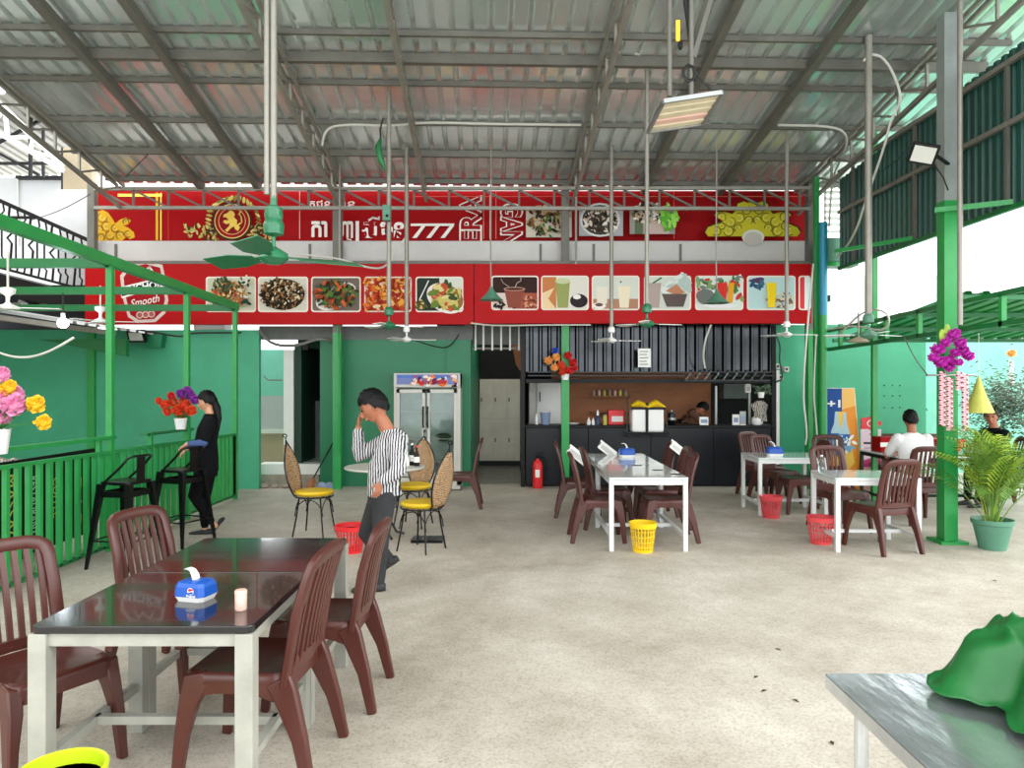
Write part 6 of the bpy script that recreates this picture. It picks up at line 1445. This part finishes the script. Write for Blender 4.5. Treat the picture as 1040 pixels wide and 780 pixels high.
# ================================================================ PEOPLE
def limb(mb, pts, rs, n=12):
    # subdivide for smooth bends
    P_ = [Vector(p) for p in pts]; q = []; rr = []
    for i in range(len(P_) - 1):
        for k in range(4): q.append(P_[i].lerp(P_[i + 1], k / 4)); rr.append(lerp(rs[i], rs[i + 1], k / 4))
    q.append(P_[-1]); rr.append(rs[-1]); mb.tube(q, n=n, rr=rr); mb.ball(P_[0], rs[0], n=10, m=6); mb.ball(P_[-1], rs[-1], n=10, m=6)
def head(mb, c, f, up, s=1.0):
    """c centre of head, f facing, up"""
    f = Vector(f).normalized(); up = (Vector(up) - f * Vector(up).dot(f)).normalized(); sd = up.cross(f)
    M = Matrix((f, sd, up)).transposed(); n, m_ = 24, 18; vs = []; fs = []
    for i in range(m_ + 1):
        ph = PI * i / m_
        for k in range(n):
            th = 2 * PI * k / n; x, y, z = math.sin(ph) * math.cos(th), math.sin(ph) * math.sin(th), math.cos(ph)
            rx, ry, rz_ = .092, .072, .112
            if z < 0: ry *= 1 - .28 * (-z) ** 1.3; rx *= 1 - .12 * (-z)
            if x > 0: x *= 1 - .1 * abs(z)
            X, Yy, Z = x * rx, y * ry, z * rz_
            if x > .6 and abs(y) < .3:
                if -.45 < z < .12: X += .02 * (1 - abs(y) / .3) * (1 - abs((z + .3) / .42)) if abs(z + .3) < .42 else 0
                if -.8 < z < -.5: X += .004
            if x > .3 and .0 < z < .25 and .2 < abs(y) < .55: X -= .006
            if z < -.75 and x > .2: X += .012
            vs.append(Vector(c) + M @ (Vector((X, Yy, Z)) * s))
    for i in range(m_):
        for k in range(n): fs.append((i * n + k, (i + 1) * n + k, (i + 1) * n + (k + 1) % n, i * n + (k + 1) % n))
    mb.add(vs, fs)
    for sg in (-1, 1): mb.ball(Vector(c) + M @ (Vector((-.008, sg * .074, -.008)) * s), .018 * s, .01 * s, .03 * s, 8, 6, M)
    mb.ball(Vector(c) + M @ (Vector((.1, 0, -.03)) * s), .014 * s, .012 * s, .018 * s, 8, 6, M)
    mb.ball(Vector(c) + M @ (Vector((.082, 0, -.065)) * s), .012 * s, .024 * s, .009 * s, 8, 6, M)
    return M
def hand(mb, wrist, d, palm_n, curl=.5, s=1.0, side=1):
    """wrist point, direction of fingers d, palm normal"""
    d = Vector(d).normalized(); nrm = Vector(palm_n); nrm = (nrm - d * nrm.dot(d)).normalized(); lat = d.cross(nrm) * side
    w_ = Vector(wrist)
    mb.loft([(w_, lat * .024 * s, nrm * .017 * s), (w_ + d * .03 * s, lat * .034 * s, nrm * .015 * s), (w_ + d * .07 * s, lat * .04 * s, nrm * .014 * s), (w_ + d * .088 * s, lat * .037 * s, nrm * .011 * s)], 12)
    for k, (o, L_) in enumerate(((-.029, .062), (-.01, .072), (.01, .068), (.028, .054))):
        p0 = w_ + d * .078 * s + lat * o * s; a = 0; pts = [p0]; q = p0
        for j, fr in enumerate((.45, .32, .23)): a += curl * (.5 + .4 * j); q = q + (d * math.cos(a) + nrm * math.sin(a) + lat * (o * .6)) * L_ * fr * s; pts.append(q)
        mb.tube(pts, n=8, rr=[.0095 * s, .009 * s, .008 * s, .0065 * s])
    p0 = w_ + d * .025 * s - lat * .028 * s; p1 = p0 + (d * .6 - lat * .7 + nrm * .25).normalized() * .035 * s; p2 = p1 + (d * .9 - lat * .25 + nrm * .4).normalized() * .03 * s
    mb.tube([p0, p1, p2], n=8, rr=[.013 * s, .011 * s, .008 * s])
def eyes(par, c, M, s=1.0):
    for sg in (-1, 1):
        obj('eye', MB().ball(Vector(c) + M @ (Vector((.083, sg * .03, .004)) * s), .006 * s, .012 * s, .007 * s, 8, 6, M), 'black', par, smooth=True)
        obj('eyebrow', MB().cbox(Vector(c) + M @ (Vector((.087, sg * .031, .024)) * s), .004 * s, .034 * s, .006 * s, rot=M), 'hair', par)
    obj('mouth', MB().cbox(Vector(c) + M @ (Vector((.094, 0, -.066)) * s), .004 * s, .034 * s, .004 * s, rot=M), 'red_sign_dark', par)
def haircap(c, M, s=1.0, fringe=.0, back=.0, tousle=1.0):
    from mathutils import noise
    mb = MB(); n, m_ = 40, 20; vs = []; fs = []
    for i in range(m_ + 1):
        for k in range(n):
            th = 2 * PI * k / n; front = max(0, math.cos(th)); side_ = abs(math.sin(th)) ** 4
            lim = PI * (.64 - .27 * front ** .6 - .13 * side_ * (1 if math.cos(th) > -.5 else .4) + .05 * (1 - front) * back + .025 * tousle * math.sin(k * 2.1)); ph = lim * i / m_
            d = Vector((math.sin(ph) * math.cos(th), math.sin(ph) * math.sin(th), math.cos(ph)))
            wv = 1 + tousle * (.09 * noise.noise(d * 4.5 + Vector((1, 2, 3))) + .07 * abs(noise.noise(d * 11))) - .1 * max(0, i / m_ - .75) * 4 * .5
            vs.append(Vector(c) + M @ (Vector((d.x * .103 * wv - .006, d.y * .084 * wv, d.z * .124 * wv + .004)) * s))
    for i in range(m_):
        for k in range(n): fs.append((i * n + k, (i + 1) * n + k, (i + 1) * n + (k + 1) % n, i * n + (k + 1) % n))
    return mb.add(vs, fs)
def torso(mb, secs):
    """secs: (centre, side vector, front vector)"""
    q = []
    for i in range(len(secs) - 1):
        for k in range(4):
            t_ = k / 4.0; a, b_ = secs[i], secs[i + 1]; q.append(tuple(Vector(a[j]).lerp(Vector(b_[j]), t_) for j in range(3)))
    q.append(tuple(Vector(v) for v in secs[-1])); mb.loft(q, 20)
def shoe(mb, heel, toe, h=.07, w_=.045):
    heel, toe = Vector(heel), Vector(toe); d = (toe - heel).normalized(); L_ = (toe - heel).length; sd = d.cross(Vector((0, 0, 1))).normalized(); up = sd.cross(d)
    mb.loft([(heel - d * .01 + up * h * .4, sd * w_ * .5, up * h * .35), (heel + d * L_ * .15 + up * h * .5, sd * w_ * .85, up * h * .5), (heel + d * L_ * .45 + up * h * .42, sd * w_ * .9, up * h * .42), (heel + d * L_ * .75 + up * h * .3, sd * w_ * 1.05, up * h * .3), (heel + d * L_ * .95 + up * h * .24, sd * w_ * .7, up * h * .22), (heel + d * L_ * 1.02 + up * h * .2, sd * w_ * .2, up * h * .08)], 14)

# --- standing man in striped shirt, facing left, head bowed, far hand at the forehead, near arm hanging
Y = 5.88
T_ = thing('person', 'man in black and white striped shirt and grey jeans, head bowed, hand on forehead', 'person', (X_(385, Y), Y, 0))
Lsh, Rsh = P(402, 449, Y - .14), P(393, 448, Y + .17)
pel = P(389, 497, Y); chest = P(396, 455, Y + .01); nk = P(393, 437, Y)
hc = P(379, 413, Y)
fdir = Vector((-.86, -.18, -.42))
mb = MB(); M = head(mb, hc, fdir, (-.35, 0, 1), 1.14)
limb(mb, [P(396, 442, Y), P(388, 426, Y)], [.062, .055])
Lel, Lwr = P(405, 478, Y - .22), P(387, 489, Y - .27)
Rel, Rwr = P(364, 463, Y + .12), P(364, 434, Y + .06)
limb(mb, [Lsh, Lel, Lwr], [.045, .035, .026]); limb(mb, [Rsh, Rel, Rwr], [.045, .035, .026])
hand(mb, Lwr, (-.28, -.1, -1), (-.7, .5, 0), .45, 1.0); hand(mb, Rwr, (.1, -.05, 1), (1, .1, 0), .35, .95, -1)
limb(mb, [Rsh, P(396, 444, Y), Lsh], [.05, .07, .05])
obj('body', mb, 'skin', T_, remesh=.0065)
eyes(T_, hc, M, 1.14); obj('hair', haircap(hc, M, 1.18, back=1), 'hair', T_, smooth=True)
mb = MB(); sx = Vector((.03, .17, 0)); 
torso(mb, [(P(391, 503, Y), (0.02, .165, 0), (.13, 0, 0)), (P(390, 490, Y), (.02, .155, 0), (.125, 0, 0)), (P(393, 470, Y), (.03, .165, 0), (.135, 0, .0)), (P(398, 455, Y), (.04, .19, 0), (.12, 0, .03)), (P(399, 445, Y), (.04, .18, 0), (.1, 0, .03)), (P(396, 438, Y), (.02, .08, 0), (.07, 0, .02))])
limb(mb, [Lsh, Lel, Lwr.lerp(Lel, .12)], [.078, .062, .045]); limb(mb, [Rsh, Rel, Rwr.lerp(Rel, .15)], [.075, .06, .044])
obj('shirt', mb, 'striped_shirt', T_, remesh=.011)
obj('collar', MB().tube([P(396, 437.5, Y) + Vector((.066 * math.cos(a) , .06 * math.sin(a), .012 * math.cos(a))) for a in [2 * PI * k / 14 for k in range(14)]], .013, 6, closed=True), 'striped_shirt', T_, smooth=True)
mb = MB(); torso(mb, [(P(388, 512, Y), (0, .15, 0), (.115, 0, 0)), (P(389, 498, Y), (0, .155, 0), (.12, 0, 0)), (P(390, 490, Y), (0, .14, 0), (.11, 0, 0))])
lh, lk_, la = P(390, 507, Y - .08), P(387, 545, Y - .09), P(384, 589, Y - .08)
rh, rk_, ra = P(386, 507, Y + .09), P(372, 542, Y + .11), P(394, 568, Y + .13)
limb(mb, [lh, lk_, la], [.098, .07, .057]); limb(mb, [rh, rk_, ra], [.098, .07, .055])
obj('trousers', mb, 'jeans', T_, remesh=.011)
mb = MB(); shoe(mb, (la.x + .05, la.y, 0.0), (la.x - .2, la.y - .05, 0.0), .085, .05); obj('shoe', mb, 'shoe', T_, smooth=True)
mb = MB(); shoe(mb, ra + Vector((.09, 0, -.02)), ra + Vector((-.08, 0, -.13)), .075, .05); obj('shoe', mb, 'shoe', T_, smooth=True)

# --- woman in black at the railing
Y = 8.0
T_ = thing('person', 'woman in black with long dark ponytail holding a black bar stool by the railing', 'person', (X_(212, Y), Y, 0))
hc = P(210, 408, Y); mb = MB(); M = head(mb, hc, (-.97, -.1, -.2), (0, 0, 1), .98)
limb(mb, [P(214, 424, Y), P(212, 414, Y)], [.05, .048])
Lsh, Rsh = P(214, 428, Y - .13), P(211, 428, Y + .13); Lel, Lwr = P(207, 450, Y - .2), P(190, 451, Y - .25); Rel, Rwr = P(203, 450, Y + .1), P(190, 456, Y - .05)
limb(mb, [Lsh, Lel, Lwr], [.04, .034, .024]); limb(mb, [Rsh, Rel, Rwr], [.04, .034, .024]); hand(mb, Lwr, (-.8, 0, -.55), (-.3, 0, -.9), .8, .95); hand(mb, Rwr, (-.7, -.1, -.6), (-.3, 0, -.9), .8, .92, -1)
limb(mb, [Rsh, P(214, 428, Y), Lsh], [.04, .055, .04]); limb(mb, [P(214, 426, Y), P(209, 478, Y), P(211, 480, Y + .06), P(207, 508, Y + .08), P(208, 533, Y + .02), P(208, 539, Y + .02)], [.06, .08, .06, .045, .03, .03]); limb(mb, [P(209, 478, Y), P(206, 480, Y - .06), P(197, 503, Y - .07), P(214, 529, Y - .02), P(219, 534, Y)], [.08, .06, .045, .03, .028])
obj('body', mb, 'skin_light', T_, remesh=.0075); eyes(T_, hc, M, .98); obj('hair', haircap(hc, M, 1.0, back=1), 'hair', T_, smooth=True)
obj('ponytail', MB().tube([hc + Vector((.085, 0, .0)), P(220, 414, Y), P(222, 425, Y), P(221, 440, Y)], n=10, rr=[.035, .045, .035, .012]), 'hair', T_, smooth=True)
mb = MB(); torso(mb, [(P(209, 479, Y), (0, .15, 0), (.13, 0, 0)), (P(209, 465, Y), (0, .15, 0), (.13, 0, 0)), (P(209, 448, Y), (0, .135, 0), (.115, 0, 0)), (P(212, 434, Y), (0, .16, 0), (.11, 0, 0)), (P(214, 426, Y), (0, .14, 0), (.085, 0, 0)), (P(213, 420, Y), (0, .06, 0), (.055, 0, 0))])
limb(mb, [Lsh, Lsh.lerp(Lel, .8)], [.065, .06]); limb(mb, [Rsh, Rsh.lerp(Rel, .8)], [.065, .06]); obj('shirt', mb, 'black_cloth', T_, remesh=.012)
mb = MB(); limb(mb, [Lsh.lerp(Lel, .7), Lel, Lel.lerp(Lwr, .85)], [.05, .046, .034]); obj('sleeve', mb, 'blue_cloth', T_, remesh=.01, label='blue denim forearm sleeve')
mb = MB(); limb(mb, [Rsh.lerp(Rel, .7), Rel, Rel.lerp(Rwr, .85)], [.05, .046, .034]); obj('sleeve', mb, 'blue_cloth', T_, remesh=.01, label='blue denim forearm sleeve')
mb = MB(); torso(mb, [(P(209, 484, Y), (0, .14, 0), (.12, 0, 0)), (P(209, 474, Y), (0, .15, 0), (.125, 0, 0))])
limb(mb, [P(206, 480, Y - .07), P(197, 503, Y - .07), P(214, 529, Y - .02)], [.09, .066, .045]); limb(mb, [P(211, 480, Y + .07), P(207, 508, Y + .08), P(208, 533, Y + .02)], [.09, .066, .045]); obj('trousers', mb, 'black_cloth', T_, remesh=.012)
mb = MB(); q = P(212, 541, Y + .02); shoe(mb, (q.x + .05, q.y, 0), (q.x - .2, q.y - .03, 0), .06, .045); obj('slipper', mb, 'shoe', T_, smooth=True)
mb = MB(); shoe(mb, P(228, 528, Y + .05), P(217, 540.5, Y + .05), .05, .045); obj('slipper', mb, 'shoe', T_, smooth=True)

# --- seated people
def seated(label, sx, sy, ang, shirt, pants, s=1.0, lean=.1, seat_z=.45, headdir=None, headtilt=-.15, hairb=1, arms='table'):
    T_ = thing('person', label, 'person', (0, 0, 0))
    def V(f, l, z): return Vector((f * math.cos(ang) - l * math.sin(ang), f * math.sin(ang) + l * math.cos(ang), z))
    F = V(1, 0, 0); S_ = V(0, 1, 0); U = Vector((0, 0, 1)); z0 = seat_z
    hc = V(lean + .05, 0, z0 + .76); hd = (headdir if headdir else V(1, 0, headtilt))
    mb = MB(); M = head(mb, hc, hd, (0, 0, 1), 1.0); limb(mb, [V(lean - .01, 0, z0 + .56), V(lean + .02, 0, z0 + .68)], [.058, .052])
    for sg in (-1, 1):
        sh_ = V(lean - .01, sg * .17, z0 + .53); el_ = V(lean + .12, sg * .24, z0 + .3); wr_ = V(lean + .34, sg * .14, z0 + .36) if arms == 'table' else V(lean + .28, sg * .1, z0 + .5)
        limb(mb, [sh_, el_, wr_], [.042, .036, .026]); hand(mb, wr_, V(.8, -sg * .4, -.1 if arms == 'table' else .5), (0, 0, -1) if arms == 'table' else tuple(V(0, -sg, 0)), .5, .95, sg)
    limb(mb, [V(lean - .01, .17, z0 + .53), V(lean - .01, 0, z0 + .55), V(lean - .01, -.17, z0 + .53)], [.042, .06, .042]); limb(mb, [V(lean - .01, 0, z0 + .55), V(0, 0, z0 + .08)], [.06, .08])
    for sg in (-1, 1): limb(mb, [V(0, 0, z0 + .08), V(.02, sg * .1, z0 + .06), V(.4, sg * .12, z0 + .04), V(.43, sg * .12, .08)], [.08, .06, .045, .035])
    obj('body', mb, 'skin', T_, remesh=.009); eyes(T_, hc, M); obj('hair', haircap(hc, M, 1.03, back=hairb), 'hair', T_, smooth=True)
    mb = MB(); torso(mb, [(V(-.02, 0, z0), tuple(S_ * .17), tuple(F * .13)), (V(0, 0, z0 + .15), tuple(S_ * .16), tuple(F * .12)), (V(lean * .5, 0, z0 + .35), tuple(S_ * .175), tuple(F * .12)), (V(lean * .9, 0, z0 + .5), tuple(S_ * .19), tuple(F * .1)), (V(lean, 0, z0 + .57), tuple(S_ * .14), tuple(F * .08)), (V(lean, 0, z0 + .61), tuple(S_ * .065), tuple(F * .06))])
    for sg in (-1, 1): limb(mb, [V(lean - .01, sg * .165, z0 + .53), V(lean + .09, sg * .225, z0 + .36)], [.072, .062])
    obj('shirt', mb, shirt, T_, remesh=.013)
    mb = MB(); torso(mb, [(V(-.02, 0, z0 - .01), tuple(S_ * .17), tuple(F * .13)), (V(-.01, 0, z0 + .1), tuple(S_ * .165), tuple(F * .125))])
    for sg in (-1, 1): limb(mb, [V(.02, sg * .1, z0 + .06), V(.4, sg * .12, z0 + .04), V(.42, sg * .12, .1)], [.09, .068, .05])
    obj('trousers', mb, pants, T_, remesh=.013)
    for sg in (-1, 1):
        mb = MB(); shoe(mb, V(.38, sg * .12, 0), V(.62, sg * .12, 0)); obj('shoe', mb, 'shoe', T_, smooth=True)
    T_.location = (sx, sy, 0); T_.scale = (s, s, s); return T_
seated('seated man in white shirt seen from behind at the right tables', 4.86, 8.78, math.radians(82), 'white_cloth', 'black_cloth', 1.0, .1, arms='phone', headtilt=-.25)
seated('dark-clothed man seated behind the palm looking at the camera side', 6.66, 9.9, math.radians(188), 'black_cloth', 'black_cloth', 1.0, .12, headdir=Vector((-.6, -.8, -.1)))
seated('person in patterned cloth leaning on the table behind the left railing', -5.0, 7.15, math.radians(-75), 'patterned_cloth', 'black_cloth', .96, .2, seat_z=.38, headtilt=-.5)
obj('bench', MB().slab(rrect(-5.3, -4.7, 6.98, 7.4, .04), .30, .345), 'black', None, 'low dark bench seat under the person behind the left railing', 'bench')
# bending cook in the kitchen
Y = 12.5
T_ = thing('person', 'cook in brown top bending over behind the counter', 'person', (X_(705, Y), Y, 0))
mat('brown_cloth', (92, 58, 42), .85, var=.2); mb = MB(); hc = P(713, 415, Y); M = head(mb, hc, (.35, -.5, -.7), (.3, 0, 1), .95); limb(mb, [P(707, 418, Y + .05), P(711, 416, Y)], [.05, .05])
limb(mb, [P(704, 420, Y - .12), P(712, 428, Y - .25), P(718, 431, Y - .28)], [.04, .035, .025]); hand(mb, P(718, 431, Y - .28), (.8, -.2, -.2), (0, 0, -1), .5, .9)
limb(mb, [P(704, 420, Y - .12), P(706, 420, Y + .14), P(716, 430, Y + .02)], [.04, .04, .03]); limb(mb, [P(704, 420, Y), P(707, 418, Y + .05)], [.06, .05]); hand(mb, P(716, 430, Y + .02), (.8, -.2, -.2), (0, 0, -1), .5, .9, -1)
obj('body', mb, 'skin', T_, remesh=.009); eyes(T_, hc, M, .95); obj('hair', haircap(hc, M, 1.02, back=1), 'hair', T_, smooth=True)
mb = MB(); torso(mb, [((X_(694, Y), Y + .1, .9), (0, .17, 0), (.13, 0, 0)), (P(693, 428, Y + .08), (0, .17, 0), (.13, 0, .05)), (P(697, 421, Y + .05), (0, .17, 0), (.08, 0, .1)), (P(705, 419, Y + .02), (0, .14, 0), (.02, 0, .08))]); limb(mb, [P(703, 420, Y - .1), P(710, 427, Y - .22)], [.065, .05]); limb(mb, [P(704, 420, Y + .14), P(713, 428, Y + .05)], [.065, .05]); obj('shirt', mb, 'brown_cloth', T_, remesh=.013)
mb = MB(); limb(mb, [(X_(694, Y), Y, .95), (X_(694, Y), Y, .5), (X_(694, Y), Y, .08)], [.1, .075, .055]); limb(mb, [(X_(694, Y), Y + .2, .95), (X_(694, Y), Y + .2, .5), (X_(694, Y), Y + .2, .08)], [.1, .075, .055]); obj('trousers', mb, 'black_cloth', T_, remesh=.014)
for dy in (0, .2): mb = MB(); shoe(mb, (X_(694, Y) - .04, Y + dy, 0), (X_(694, Y) + .2, Y + dy, 0)); obj('shoe', mb, 'shoe', T_, smooth=True)
